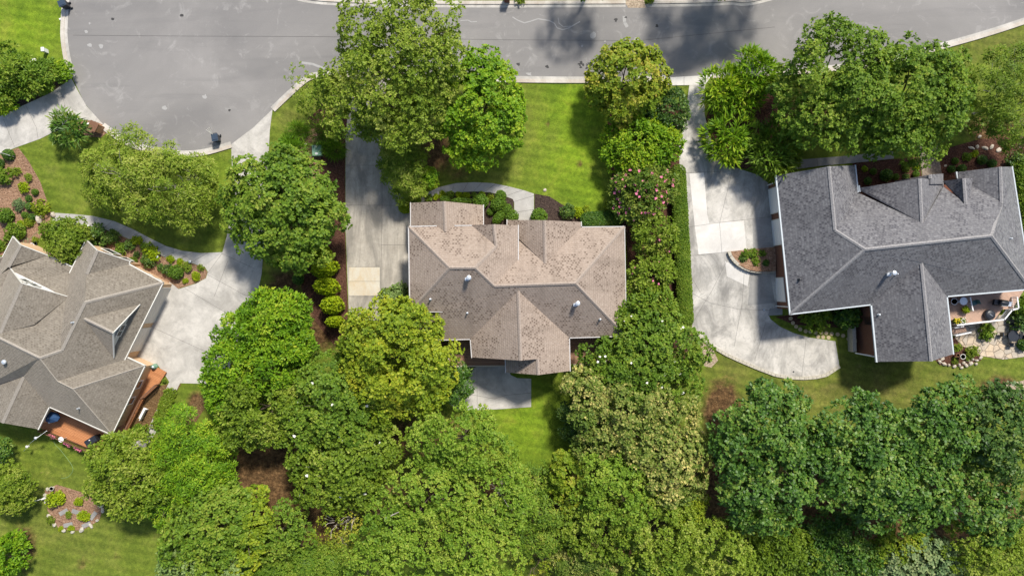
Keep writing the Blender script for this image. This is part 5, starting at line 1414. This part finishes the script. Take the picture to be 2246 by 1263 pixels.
# planter, front bed and back yard of the right house
for n, l, kd, x, y, r in (
    ('planter_shrub', 'bright shrub at the west side of the stone planter', 'leafy', 1634, 557, 9), ('planter_shrub', 'dark lower shrub at the west of the stone planter', 'dleafy', 1627, 568, 8), ('planter_shrub', 'bright shrub in the top middle of the stone planter', 'leafy', 1651, 556, 9), ('planter_shrub', 'bright shrub in the lower middle of the stone planter', 'leafy', 1656, 572, 9), ('planter_shrub', 'small shrub at the wall side of the stone planter', 'leafy', 1670, 555, 7), ('planter_shrub', 'dark shrub at the lower wall side of the stone planter', 'dball', 1677, 577, 8),
    ('bed_shrub', 'lime ball nearest the garage eave in the red bed', 'lime', 1895, 371, 5.5), ('bed_shrub', 'green ball beside the white flowers', 'ball', 1913, 377, 7), ('bed_shrub', 'dark spreading shrub under the white flowers', 'dball', 1940, 386, 13), ('bed_shrub', 'dark ball at the inner gutter corner', 'dball', 1901, 398, 8), ('bed_shrub', 'green ball low in the red bed by the porch post', 'ball', 1962, 389, 7), ('bed_shrub', 'green shrub at the centre top of the red bed', 'leafy', 1985, 368, 8), ('bed_shrub', 'lime ball beside the brick walk', 'lime', 2008, 368, 5.5), ('bed_shrub', 'green ball under the lime one by the brick walk', 'ball', 2006, 383, 7), ('bed_shrub', 'small shrub at the top of the red bed by the walk', 'leafy', 1999, 355, 6), ('bed_shrub', 'dim low shrub near the porch roof edge', 'dleafy', 1985, 388, 6),
    ('bed_shrub', 'green ball right of the brick walk', 'ball', 2092, 354, 7), ('bed_shrub', 'green ball higher on the right of the brick walk', 'leafy', 2118, 346, 8), ('bed_shrub', 'dark ball by the small gutter end', 'dball', 2084, 372, 8), ('bed_shrub', 'dark ball against the east gable eave', 'dball', 2106, 371, 9), ('bed_shrub', 'dark shrub at the middle of the east gable eave', 'dball', 2150, 352, 10), ('bed_shrub', 'large dark shrub at the east gable corner', 'dleafy', 2222, 356, 17), ('bed_shrub', 'small lime shrub high in the stone dotted bed', 'lime', 2136, 338, 6), ('bed_shrub', 'dark low shrub at the top of the east eave', 'dball', 2172, 360, 9),
    ('hydrangea_shrub', 'light leaved shrub under the south eave', 'leafy', 1787, 693, 27), ('dark_shrub', 'large dark shrub at the inner brick corner', 'dball', 1850, 690, 30), ('leafy_shrub', 'bright shrub by the inner brick corner', 'leafy', 1882, 682, 9),
    ('patio_shrub', 'bright shrub in a pot on the flagstone patio', 'leafy', 2160, 727, 15), ('patio_shrub', 'dark clipped shrub at the far side of the patio', 'dball', 2240, 755, 13), ('patio_shrub', 'olive shrub among rocks at the gable corner', 'olive', 2128, 770, 11), ('patio_shrub', 'small olive shrub at the eave end by the rocks', 'olive', 2096, 762, 8), ('patio_shrub', 'small green shrub nearest the lawn by the rocks', 'olive', 2092, 791, 6), ('patio_shrub', 'tiny green shrub between rocks and pot', 'olive', 2120, 784, 6),
    ('leafy_shrub', 'broad leafy shrub beside the deck railing at the frame edge', 'leafy', 2240, 670, 26), ('leafy_shrub', 'leafy shrub in the shade next to the patio edge', 'dleafy', 2232, 700, 22),
    ('deck_shrub', 'round leafy shrub at the foot of the orange deck', 'leafy', 313, 942, 14), ('garden_plant', 'lush bright clump in the island garden bed', 'lime', 127, 1092, 15), ('garden_plant', 'small lime row in the island garden bed', 'lime', 175, 1098, 8), ('garden_plant', 'green leafy mound low in the island garden bed', 'lime', 187, 1130, 10), ('garden_plant', 'small tuft between stones of the island bed', 'olive', 153, 1127, 6), ('garden_plant', 'loose green plant at the west rim of the island bed', 'olive', 114, 1138, 7), ('garden_plant', 'bottom left seedling of the island bed', 'lime', 135, 1158, 5), ('garden_plant', 'bottom middle seedling of the island bed', 'lime', 158, 1157, 5.5)):
    plant(n, l, kd, x, y, r)

# ------------------------------------------------------------------ small things
def bin_(label, px, py, rz, lid):
    q = G(px, py)
    e = thing('wheeled_bin', label, 'trash bin', q)
    mb = MB(); mb.box((q.x, q.y, q.z + .55), (.62, .72, .96), rz, taper=.78); mb.build('body', [M['black']], e)
    mb = MB()
    c, s_ = math.cos(rz), math.sin(rz)
    mb.box((q.x - s_ * -.02, q.y + c * -.02, q.z + 1.07), (.68, .8, .09), rz)
    mb.box((q.x, q.y, q.z + 1.13), (.5, .55, .05), rz)
    o = mb.build('lid', [M[lid]], e)
    for sgn in (-1, 1):
        mb = MB()
        w_ = Vector((q.x + c * .3 * sgn - s_ * .36, q.y + s_ * .3 * sgn + c * .36, q.z + .13))
        ax = Vector((c, s_, 0)) * .04
        mb.tube([w_ - ax, w_ + ax], .13, 12); mb.build('wheel', [M['black']], e)
    mb = MB()
    hp = Vector((-s_, c, 0)) * .46
    a = Vector((c, s_, 0)) * .25
    mb.tube([Vector((q.x, q.y, q.z + 1.0)) + hp - a, Vector((q.x, q.y, q.z + 1.0)) + hp + a], .025, 6)
    mb.build('handle', [M['black']], e)
    return e
e = bin_('black wheeled bin with rods sticking out, standing below the cul-de-sac kerb', 480, 306, .15, 'bin_blue')
mb = MB()
q = G(476, 300)
for dx, dy in ((-.28, .5), (-.1, .6), (-.42, .35)):
    mb.tube([(q.x, q.y, 1.1), (q.x + dx, q.y + dy, 1.75)], .03, 6)
o = mb.build('scrap_rods', [M['offwhite']]); tag(o, 'pale thin rods poking out of the bin by the cul-de-sac', 'rods')
bin_('dark wheeled bin straddling the kerb at the top left', 150, 16, -1.2, 'bin_blue')
def boxthing(name, label, cat, px, py, size, rz, mat, parts=()):
    q = G(px, py)
    e = thing(name, label, cat, q)
    mb = MB(); mb.box((q.x, q.y, q.z + size[2] / 2 - .03), size, rz, taper=.96); mb.build('body', [M[mat]], e)
    for nm, off, sz, m in parts:
        mb = MB()
        c, s_ = math.cos(rz), math.sin(rz)
        mb.box((q.x + off[0] * c - off[1] * s_, q.y + off[0] * s_ + off[1] * c, q.z + off[2]), sz, rz); mb.build(nm, [M[m]], e)
    return e
boxthing('utility_box', 'green metal utility cabinet on bark beside the left driveway', 'utility box', 699, 333, (.95, 1.1, .75), .05, 'green_box', [('lid', (0, 0, .76), (1.0, 1.15, .08), 'green_box'), ('notice_plate', (-.05, .4, .802), (.25, .2, .012), 'white'), ('notice_plate', (-.03, -.35, .802), (.28, .2, .012), 'white')])
boxthing('utility_box', 'low beige utility lid in the grass near the far left shrubs', 'utility box', 74, 136, (.65, .5, .22), .1, 'offwhite', [('lid', (0, 0, .2), (.7, .55, .05), 'offwhite')])
boxthing('marker_pedestal', 'small white upright pedestal on the far left lawn', 'pedestal', 104, 114, (.28, .4, .8), .05, 'white', [('cap', (0, 0, .8), (.32, .44, .06), 'white')])
boxthing('water_meter_cover', 'tiny white cap on the far left lawn near the kerb', 'utility cap', 133, 43, (.2, .2, .12), .3, 'white', [('lid', (0, 0, .1), (.14, .14, .04), 'white')])
# brick mailbox pillar with lamp
q = G(220, 283)
e = thing('mailbox_pillar', 'peach brick mailbox pillar with a white globe lamp at the kerb', 'mailbox', q)
mb = MB(); mb.box((q.x, q.y, q.z + .6), (.85, .85, 1.3), -.5); mb.build('pillar', [M['orangebrick']], e)
mb = MB(); mb.box((q.x, q.y, q.z + 1.3), (.98, .98, .12), -.5); mb.build('cap', [M['rail_wood']], e)
mb = MB(); mb.lathe((q.x - .55, q.y + .2, q.z + .9), [(.05, 0), (.16, .1), (.2, .24), (.15, .4), (.03, .46)], 14); mb.build('lamp_globe', [M['white']], e, True)
mb = MB(); mb.tube([(q.x - .3, q.y + .1, q.z + .95), (q.x - .55, q.y + .2, q.z + .95)], .04, 6); mb.build('bracket', [M['black']], e)
q = G(1112, 2)
e = thing('mailbox_pillar', 'white topped brick mailbox pillar across the street at the top edge', 'mailbox', q)
mb = MB(); mb.box((q.x, q.y, q.z + .6), (.6, .6, 1.3), 0); mb.build('pillar', [M['redbrick']], e)
mb = MB(); mb.box((q.x, q.y, q.z + 1.3), (.7, .7, .12), 0); mb.build('cap', [M['white']], e)
plant('round_shrub', 'small shrub beside the mailbox pillar across the street', 'olive', 1140, 2, 9)
plant('round_shrub', 'small shrub by the gravel drive across the street', 'olive', 1425, 3, 7)
def lantern(label, px, py, rz):
    q = G(px, py)
    e = thing('path_light', label, 'path light', q)
    mb = MB(); mb.tube([q - Vector((0, 0, .1)), q + Vector((0, 0, .5))], .025, 6); mb.build('stake', [M['black']], e)
    mb = MB(); mb.lathe(q + Vector((0, 0, .5)), [(.04, 0), (.1, .04), (.16, .06), (.02, .16)], 10); mb.build('shade', [M['metal']], e)
lantern('pale path light at the walk side of the bed point', 421, 574, 0)
lantern('path light beside the thin fallen branch in the second bed', 350, 564, 0)
lantern('path light at the dark rose shrub by the walk', 198, 497, 0)
# garden post with pale top in the left bed
q = G(33, 345)
e = thing('lamp_post', 'short pale lamp post leaning over the left boxwood', 'lamp post', q)
mb = MB(); mb.tube([q - Vector((0, 0, .1)), q + Vector((-.1, .1, 1.9))], [.04, .03], 8); mb.build('post', [M['white']], e)
mb = MB(); mb.lathe(q + Vector((-.1, .1, 1.85)), [(.04, 0), (.12, .08), (.12, .3), (.03, .42)], 10); mb.build('lantern', [M['offwhite']], e)
# rocks
def rock(label, px, py, r, ry, hgt, rz, mat='stone', group=None):
    q = G(px, py)
    rng = random.Random(int(px * 13 + py))
    bm = bmesh.new()
    bmesh.ops.create_icosphere(bm, subdivisions=2, radius=1)
    for v in bm.verts:
        k = 1 + rng.uniform(-.16, .16)
        x, y, z = v.co.x * r / 20 * k, v.co.y * ry / 20 * k, v.co.z * hgt * k
        c, s_ = math.cos(rz), math.sin(rz)
        v.co = (x * c - y * s_, x * s_ + y * c, z + hgt * .4)
    me = bpy.data.meshes.new('rock'); bm.to_mesh(me); bm.free(); me.materials.append(M[mat])
    o = bpy.data.objects.new('rock', me); link(o); o.location = q
    return tag(o, label, 'rock', group)
rock('tall pale rock standing in the left bark bed', 88, 480, 7, 11, .35, .1)
rock('white rock at the head of the curved left walk', 118, 471, 5, 6, .25, .3)
rock('small rock beside the curved left walk', 197, 498, 4, 3, .18, .3, 'stone')
rock('pale rock beside the ornamental grass near the left driveway', 672, 318, 5, 3, .2, .3)
rock('small white stone on the lawn near the porch walk end', 1195, 417, 4, 3.5, .12, .2)
rng = random.Random(5)
for k, (x, y) in enumerate([(2060, 793), (2070, 798), (2080, 800), (2092, 803), (2103, 800), (2112, 795), (2122, 790), (2132, 787), (2141, 790), (2150, 784), (2128, 797), (2118, 801), (2108, 806), (2066, 786), (2140, 798)]):
    rock('pale rock in the rockery at the south gable corner', x, y, rng.uniform(2.5, 6), rng.uniform(2.5, 4.5), .18, rng.uniform(0, 3), group='rockery stones')
for k, (x, y) in enumerate([(105, 1072), (100, 1085), (102, 1100), (108, 1130), (120, 1150), (222, 1108), (226, 1118), (214, 1140), (200, 1152), (180, 1161), (140, 1162), (160, 1165)]):
    rock('grey edging stone of the island garden bed', x, y, rng.uniform(4, 7), rng.uniform(3, 5), .16, rng.uniform(0, 3), 'stone_block', 'island bed stones')
for k, (x, y) in enumerate([(2130, 325), (2143, 322), (2160, 325), (2175, 322), (2148, 300), (2190, 330)]):
    rock('pale flat stone in the shaded bed by the bare topped tree', x, y, rng.uniform(4, 8), rng.uniform(3, 5), .12, rng.uniform(0, 3), group='stones in the shaded bed')
rock('white stone beside the brick front walk', 2073, 364, 3.5, 2.5, .1, .3)
# flat slates in the island bed
for k, (x, y, a) in enumerate([(140, 1122, .5), (168, 1122, -.3), (190, 1150, .4), (205, 1130, .9), (150, 1150, .2)]):
    q = G(x, y)
    mb = MB(); mb.box((q.x, q.y, q.z + .03), (1.0, .45, .1), a); o = mb.build('slate_slab', [M['conc_dark']]); tag(o, 'grey slate slab lying in the island garden bed', 'slab', 'slates in the island bed')
# stepping stones
ss = [(1734, 698), (1739, 708), (1746, 716), (1755, 722), (1767, 726), (1777, 727), (1789, 729), (1801, 729), (1812, 730.5), (1824, 732), (1837, 733), (1849, 736), (1861, 743), (1880, 747), (1890, 747), (1794, 738), (1805, 739), (1817, 740)]
for k, (x, y) in enumerate(ss):
    q = G(x, y)
    mb = MB(); mb.lathe((q.x, q.y, q.z - .02), [(.22, 0), (.225, .05), (.20, .075)], 18)
    o = mb.build('stepping_stone', [M['stepstone']])
    lab = f'round stepping stone, {ORD[k]} from the south eave corner' if k < 10 else ['round stepping stone second before the porch wall', 'round stepping stone third before the last at the porch wall', 'round stepping stone just outside the porch wall', 'round stepping stone just inside the porch wall', 'innermost round stepping stone by the porch railing', 'dull stepping stone in the short second row, nearest the eave', 'dull stepping stone in the middle of the short second row', 'dull stepping stone at the porch end of the short second row'][k - 10]
    tag(o, lab, 'stepping stone', 'stepping stones behind the slate roof house')
# stone planter wall: each block is part of one curved planter
arc = [(1597, 552), (1601, 562), (1608, 572), (1618, 581), (1630, 588), (1643, 593), (1656, 595), (1669, 596), (1682, 596), (1698, 594)]
q0 = G(1650, 575)
e = thing('stone_planter', 'curved stone block planter against the garage wall', 'planter', q0)
mb = MB()
pts = [G(*p) for p in arc]
pp = [(p.x, p.y) for p in pts] + [(W(1702, 541, 0).x, W(1702, 541, 0).y)]
mb.prism(pp, -1.4, .12); mb.build('soil', [M['mulch']], e)
for a, b in zip(pts, pts[1:]):
    n = max(1, round((b - a).length / .45))
    for k in range(n):
        c = a.lerp(b, (k + .5) / n)
        m = MB(); m.box((c.x, c.y, c.z + .05), ((b - a).length / n * .92, .34, .62 + .03 * ((k * 7) % 3)), math.atan2((b - a).y, (b - a).x)); m.build('stone_block', [M['stone_block']], e)
# drain boxes and lamp on the driveway
boxthing('drain_box', 'small black drain box at the driveway corner by the eave', 'drain', 1675, 679, (.22, .22, .1), .05, 'black', [('grate', (0, 0, .1), (.16, .16, .02), 'metal')])
boxthing('drain_box', 'small dark drain cap on the low bend of the driveway', 'drain', 1740, 815, (.2, .2, .06), .4, 'black', [('grate', (0, 0, .05), (.14, .14, .02), 'black')])
# -- deck things of the right house
def pot(label, px, py, z, r, hgt, mat, plantk=None, cat='pot', fl=None):
    q = W(px, py, z)
    e = thing('flower_pot', label, cat, q)
    mb = MB(); mb.lathe(q, [(r * .65, 0), (r, hgt * .9), (r * 1.08, hgt), (r * .9, hgt), (r * .85, hgt * .8), (.01, hgt * .78)], 16); mb.build('pot', [M[mat]], e)
    if plantk:
        o = bpy.data.objects.new('plant', plant_proto(plantk)); link(o, e); o.location = (0, 0, hgt * .8); o.scale = (r * 2, r * 2, r * 2)
    if fl:
        rg = random.Random(int(px)); m = MB()
        for k in range(26):
            a, u = rg.uniform(0, 6.28), math.sqrt(rg.random()) * r * 1.5
            p = q + Vector((math.cos(a) * u, math.sin(a) * u, hgt + rg.uniform(.15, .45)))
            m.lathe(p, [(.0, -.03), (.07, 0), (.03, .05)], 5)
        m.build('blossom', [M[fl]], e)
    return e
DZ = .55
pot('round white planter bowl on the composite deck by the gable eave', 2087, 661, DZ, .34, .5, 'white')
pot('pot with pale yellow plant in the middle of the composite deck', 2112, 679, DZ, .28, .4, 'terracotta', 'lime')
pot('pot of pale pink flowers by the deck railing', 2104, 703, DZ, .26, .35, 'terracotta', 'leafy', fl='petal_w')
pot('pot of golden flowers beside the pink one on the deck', 2092, 703, DZ, .22, .3, 'terracotta', 'leafy', fl='petal_y')
pot('empty grey pot in the rockery at the gable corner', 2106, 781, -.9, .28, .5, 'offwhite')
pot('small tan pot touching the grey rockery pot', 2097, 778, -.9, .18, .35, 'terracotta')
def covered(name, label, cat, px, py, z, r, hgt):
    q = W(px, py, z)
    e = thing(name, label, cat, q)
    mb = MB(); mb.lathe(q, [(r * .95, 0), (r, hgt * .5), (r * .95, hgt * .85), (r * .6, hgt), (.02, hgt * 1.05)], 14); mb.build('cover', [M['black']], e, True)
    mb = MB(); mb.tube([q + Vector((-.16, .1, hgt * 1.04)), q + Vector((.14, -.12, hgt * 1.04))], .025, 6); mb.build('handle', [M['metal']], e)
q = W(2187, 664, DZ)
e = thing('barbecue_grill', 'black hooded barbecue grill on the composite deck', 'grill', q)
mb = MB(); mb.box(q + Vector((0, 0, .45)), (1.0, .62, .9), -.15); mb.build('cabinet', [M['black']], e)
mb = MB(); a = q + Vector((-.45, .06, .95)); b = q + Vector((.45, -.06, .95)); mb.tube([a, a.lerp(b, .1), b.lerp(a, .1), b], [.26, .34, .34, .26], 14); mb.build('hood', [M['black']], e, True)
for s_ in (-1, 1):
    mb = MB(); mb.box(q + Vector((.72 * s_, -.1 * s_, .88)), (.4, .5, .05), -.15); mb.build('side_shelf', [M['metal' if s_ > 0 else 'black']], e)
mb = MB(); mb.tube([q + Vector((-.3, -.28, 1.1)), q + Vector((.3, -.36, 1.1))], .025, 6); mb.build('handle', [M['metal']], e)
covered('covered_fire_bowl', 'round black covered fire bowl by the corner deck railing', 'fire bowl', 2166, 690, DZ, .58, .55)
q = W(2132, 664, DZ)
e = thing('patio_chair', 'teal patio chair beside the deck divider rail', 'chair', q)
mb = MB(); mb.box(q + Vector((0, 0, .42)), (.5, .5, .06), .4); mb.build('seat', [M['teal']], e)
mb = MB(); mb.box(q + Vector((.22, .12, .7)), (.06, .5, .55), .4); mb.build('backrest', [M['teal']], e)
for k in range(4):
    mb = MB(); x, y = (.2 if k & 1 else -.2), (.2 if k & 2 else -.2); c, s_ = math.cos(.4), math.sin(.4)
    mb.box(q + Vector((x * c - y * s_, x * s_ + y * c, .2)), (.04, .04, .4), .4); mb.build('leg', [M['teal']], e)
def table(name, label, px, py, z, r, mat):
    q = W(px, py, z)
    e = thing(name, label, 'table', q)
    mb = MB(); mb.lathe(q + Vector((0, 0, .68)), [(r, 0), (r * 1.02, .03), (r, .05)], 20); mb.build('tabletop', [M[mat]], e)
    mb = MB(); mb.lathe(q, [(r * .5, 0), (.06, .06), (.05, .68)], 12); mb.build('pedestal', [M[mat]], e)
    return e
table('glass_table', 'grey round glass table under the eave of the composite deck', 2104, 660, DZ, .42, 'metal')
zq = float(gz(W(2212, 735, -1).x, W(2212, 735, -1).y)) + .06
table('patio_table', 'round black table in the middle of the flagstone patio', 2213, 736, zq, .6, 'black')
for k, (x, y, a) in enumerate(((2192, 733, 0), (2213, 712, 1.57), (2234, 738, 3.14), (2213, 756, -1.57))):
    q = W(x, y, zq)
    e = thing('patio_chair', ['black chair west of the round patio table', 'black chair north of the round patio table', 'black chair east of the round patio table', 'black chair south of the round patio table'][k], 'chair', q, 'black patio chairs')
    c, s_ = math.cos(a), math.sin(a)
    mb = MB(); mb.box(q + Vector((0, 0, .43)), (.46, .46, .05), a); mb.build('seat', [M['black']], e)
    mb = MB(); mb.box(q + Vector((-.23 * c, -.23 * s_, .68)), (.05, .46, .5), a); mb.build('backrest', [M['black']], e)
    for j in range(4):
        x_, y_ = (.19 if j & 1 else -.19), (.19 if j & 2 else -.19)
        mb = MB(); mb.box(q + Vector((x_ * c - y_ * s_, x_ * s_ + y_ * c, .21)), (.04, .04, .42), a); mb.build('leg', [M['black']], e)
# -- deck things of the left house
q = W(129, 910, .35)
e = thing('patio_umbrella', 'navy blue umbrella leaning under the back eave of the left house', 'umbrella', q)
mb = MB(); n = 8
ring = [q + Vector((math.cos(k * .785) * .95, math.sin(k * .785) * .6, 1.25)) for k in range(n)]
mb.add(ring + [q + Vector((0, 0, 1.75))] + [p - Vector((0, 0, .12)) for p in ring], [(k, (k + 1) % n, n) for k in range(n)] + [(k, n + 1 + k, n + 1 + (k + 1) % n, (k + 1) % n) for k in range(n)]); mb.build('canopy', [M['navy']], e)
mb = MB(); mb.tube([q, q + Vector((0, 0, 1.8))], .03, 8); mb.build('pole', [M['offwhite']], e)
q = W(116, 921, .35)
e = thing('side_table', 'small white square side table on the orange back deck', 'table', q)
mb = MB(); mb.box(q + Vector((0, 0, .5)), (.45, .4, .06), .5); mb.build('tabletop', [M['white']], e)
for k in range(4):
    mb = MB(); x, y = (.16 if k & 1 else -.16), (.14 if k & 2 else -.14); c, s_ = math.cos(.5), math.sin(.5)
    mb.box(q + Vector((x * c - y * s_, x * s_ + y * c, .25)), (.05, .05, .5), .5); mb.build('leg', [M['white']], e)
q = W(212, 962, .35)
e = thing('barbecue_grill', 'black covered grill at the corner of the orange back deck', 'grill', q)
mb = MB(); mb.box(q + Vector((0, 0, .55)), (1.3, .65, 1.1), .55, taper=.95); mb.build('cover', [M['black']], e)
mb = MB(); mb.box(q + Vector((-.1, .1, 1.12)), (.12, .1, .06), .55); mb.build('vent_flap', [M['white']], e)
for k, (x, y, m, l) in enumerate(((117, 956, 'pink', 'flower box with pink blooms nearest the feeder pole'), (150, 973, 'pink', 'flower box with mixed pink blooms in the middle of the back railing'), (173, 984, 'pink', 'flower box with coral blooms at the grill end of the back railing'))):
    q = W(x, y, .75); a = math.radians(-26)
    e = thing('flower_box', l, 'flower box', q, 'flower boxes on the back railing')
    mb = MB(); mb.box(q + Vector((0, 0, .1)), (.9, .24, .2), a); mb.build('box', [M['rail_wood']], e)
    mb = MB(); rg = random.Random(k)
    for _ in range(30):
        u, v = rg.uniform(-.42, .42), rg.uniform(-.16, .16)
        mb.lathe(q + Vector((u * math.cos(a) - v * math.sin(a), u * math.sin(a) + v * math.cos(a), .24 + rg.uniform(0, .12))), [(.0, -.03), (.06, 0), (.02, .05)], 5)
    mb.build('blossom', [M[m]], e)
q = W(135, 963, 1.2)
e = thing('bird_bath', 'white round dish on a stand outside the back railing', 'bird bath', Vector((q.x, q.y, 0)))
mb = MB(); mb.lathe((q.x, q.y, 1.2), [(.03, 0), (.24, .03), (.29, .1), (.29, .11)], 18); mb.build('dish', [M['white']], e)
mb = MB(); mb.tube([(q.x, q.y, -.1), (q.x, q.y, 1.2)], .035, 8); mb.build('stand', [M['metal']], e)
a, b, c = W(103, 944, 1.6), W(82, 959, 2.3), W(50, 990, .0)
e = thing('feeder_pole', 'slanting pole with hanging feeders beside the left back deck', 'feeder pole', c)
mb = MB(); mb.tube([c - Vector((0, 0, .1)), W(68, 970, 1.6), b, a], .02, 6); mb.build('pole', [M['metal']], e)
for x, y, z in ((82, 959, 1.9), (63, 978, 1.2)):
    mb = MB(); mb.lathe(W(x, y, z), [(.02, 0), (.12, .03), (.1, .3), (.16, .32), (.02, .45)], 10); mb.build('feeder', [M['offwhite'] if x < 80 else M['metal']], e)
q = G(114, 1068)
pot('grey ring shaped pot at the top of the island garden bed', 118, 1069, 0, .22, .4, 'offwhite', cat='pot')
q = G(98, 1092)
e = thing('garden_ornament', 'white crossed garden ornament beside the island bed', 'ornament', q)
mb = MB(); mb.tube([q - Vector((0, 0, .1)), q + Vector((-.15, .1, 1.3))], [.05, .03], 8); mb.build('post', [M['white']], e)
mb = MB(); mb.tube([q + Vector((-.45, .05, 1.15)), q + Vector((.2, .2, 1.3))], .04, 6); mb.build('crossbar', [M['white']], e)
mb = MB(); mb.lathe(q, [(.16, 0), (.12, .25), (.05, .5)], 10); mb.build('base', [M['white']], e)
q = G(344, 817)
e = thing('garden_pot', 'green glazed jar at the corner of the tan wall and driveway', 'jar', G(343, 803))
q = G(343, 803)
mb = MB(); mb.lathe(q, [(.2, 0), (.32, .25), (.3, .5), (.2, .7), (.24, .76), (.16, .74)], 14); mb.build('jar', [M['green_box']], e, True)
mb = MB(); mb.lathe(q + Vector((0, 0, .74)), [(.15, 0), (.12, .08), (.02, .12)], 12); mb.build('lid', [M['metal']], e, True)
pot('small potted plant beside the orange deck steps', 363, 833, 0, .16, .25, 'terracotta', 'leafy')
q = G(318, 905)
e = thing('garden_bench', 'white bench half under the orange deck edge', 'bench', q)
mb = MB(); mb.box(q + Vector((0, 0, .42)), (1.3, .4, .06), 1.1); mb.build('seat', [M['white']], e)
mb = MB(); mb.box(q + Vector((.16, -.1, .7)), (1.3, .06, .4), 1.1); mb.build('backrest', [M['white']], e)
for s_ in (-1, 1):
    mb = MB(); mb.box(q + Vector((s_ * .5 * math.cos(1.1), s_ * .5 * math.sin(1.1), .2)), (.07, .36, .4), 1.1); mb.build('leg', [M['white']], e)
# hoses lying on the ground
def hose(label, pts, mat='hose', r=.018):
    P_ = []
    for x, y in pts: P_.append(G(x, y, r + .01))
    q = []
    for k in range(len(P_) - 1):
        a, b, c, d_ = P_[max(k - 1, 0)], P_[k], P_[k + 1], P_[min(k + 2, len(P_) - 1)]
        for j in range(5):
            t = j / 5; q.append(.5 * ((2 * b) + (c - a) * t + (2 * a - 5 * b + 4 * c - d_) * t * t + (3 * b - a - 3 * c + d_) * t ** 3))
    q.append(P_[-1])
    mb = MB(); mb.tube(q, r, 6); o = mb.build('garden_hose', [M[mat]]); tag(o, label, 'hose')
hose('pale green hose snaking over the left back lawn', [(118, 966), (122, 975), (132, 985), (140, 995), (150, 1008), (158, 1020), (160, 1032), (150, 1045), (135, 1048)])
hose('coiled green hose by the west front gable', [(50, 528), (58, 520), (62, 530), (55, 535), (52, 526), (66, 524), (75, 515), (84, 508), (92, 506), (97, 512), (92, 518), (86, 514)])
pot('white round urn by the west front gable entry', 76, 540, 0, .3, .5, 'white', cat='urn')
pot('dark bowl pot next to the white urn at the entry', 80, 534, 0.0, .22, .3, 'black', cat='pot')
# fallen branches in the wood
for l, pts in (('bare pale branch lying over the central wood', [(846, 1135, 6.8), (862, 1128, 7.2), (875, 1122, 7.4)]), ('thin bare branch hanging in the dark wood gap', [(1028, 1172, 6.8), (1026, 1195, 7), (1032, 1215, 6.6), (1042, 1228, 6)])):
    mb = MB(); mb.tube([W(*p) for p in pts], [.06, .05, .03, .02][:len(pts)], 6)
    mb.tube([W(*pts[1]), W(pts[1][0] - 12, pts[1][1] + 10, pts[1][2] - .3)], [.04, .02], 5)
    o = mb.build('bare_branch', [M['bark_pale']]); tag(o, l, 'branch')
# ------------------------------------------------------------------ marks on the street
M['pale_mark'] = flat('pale_scuff', (.34, .33, .315), 0.9, 0.2, 0.1)
M['oil'] = flat('oil_stain', (.045, .043, .042), 0.7, 0.3, 0.2)
rng = random.Random(3)
mv, mf, mm = [], [], []
def mark(px, py, r, mi):
    q = G(px, py, .019 + .0002 * len(mf)); b = len(mv); n = 9
    for k in range(n):
        a = 6.283 * k / n; u = r / 20 * rng.uniform(.45, 1.2)
        mv.append((q.x + math.cos(a) * u * 1.3, q.y + math.sin(a) * u, q.z))
    mf.append(tuple(range(b, b + n))); mm.append(mi)
def scrawl(pts, wd):
    for (x0, y0), (x1, y1) in zip(pts, pts[1:]):
        a, b = G(x0, y0, .018), G(x1, y1, .018)
        n = Vector((-(b - a).y, (b - a).x, 0)).normalized() * wd / 2
        k = len(mv); mv.extend([tuple(a - n), tuple(b - n), tuple(b + n), tuple(a + n)]); mf.append((k, k + 1, k + 2, k + 3)); mm.append(0)
for _ in range(16): mark(1262 + rng.uniform(0, 42), 137 + rng.uniform(0, 14), rng.uniform(1.2, 3), 1)
for x, y, r in ((398, 35, 4), (248, 42, 3), (1137, 141, 4), (1200, 147, 4), (1351, 45, 4), (1373, 39, 3), (1441, 58, 4), (503, 242, 3)): mark(x, y, r, 1)
for x, y, r in ((190, 70, 4), (197, 100, 5), (223, 102, 5), (362, 237, 5), (1160, 163, 6), (450, 212, 5), (197, 52, 2.5), (1300, 78, 8), (1395, 87, 6), (1277, 102, 2.5), (1327, 92, 2)): mark(x, y, r, 0)
scrawl([(1124, 38), (1135, 45), (1150, 51), (1165, 47), (1180, 42), (1205, 46), (1216, 52), (1222, 62), (1234, 66), (1248, 62), (1258, 56), (1272, 48)], .12)
scrawl([(1224, 40), (1226, 52), (1236, 60), (1252, 58)], .08)
scrawl([(1369, 36), (1370, 50), (1376, 60)], .35)
scrawl([(1010, 46), (1026, 45), (1034, 49), (1046, 48)], .10)
scrawl([(662, 138), (685, 141), (712, 151)], .25)
o = mesh_obj('road_stains', mv, mf, [M['pale_mark'], M['oil']], None, mm)
tag(o, None, None, None, 'structure')
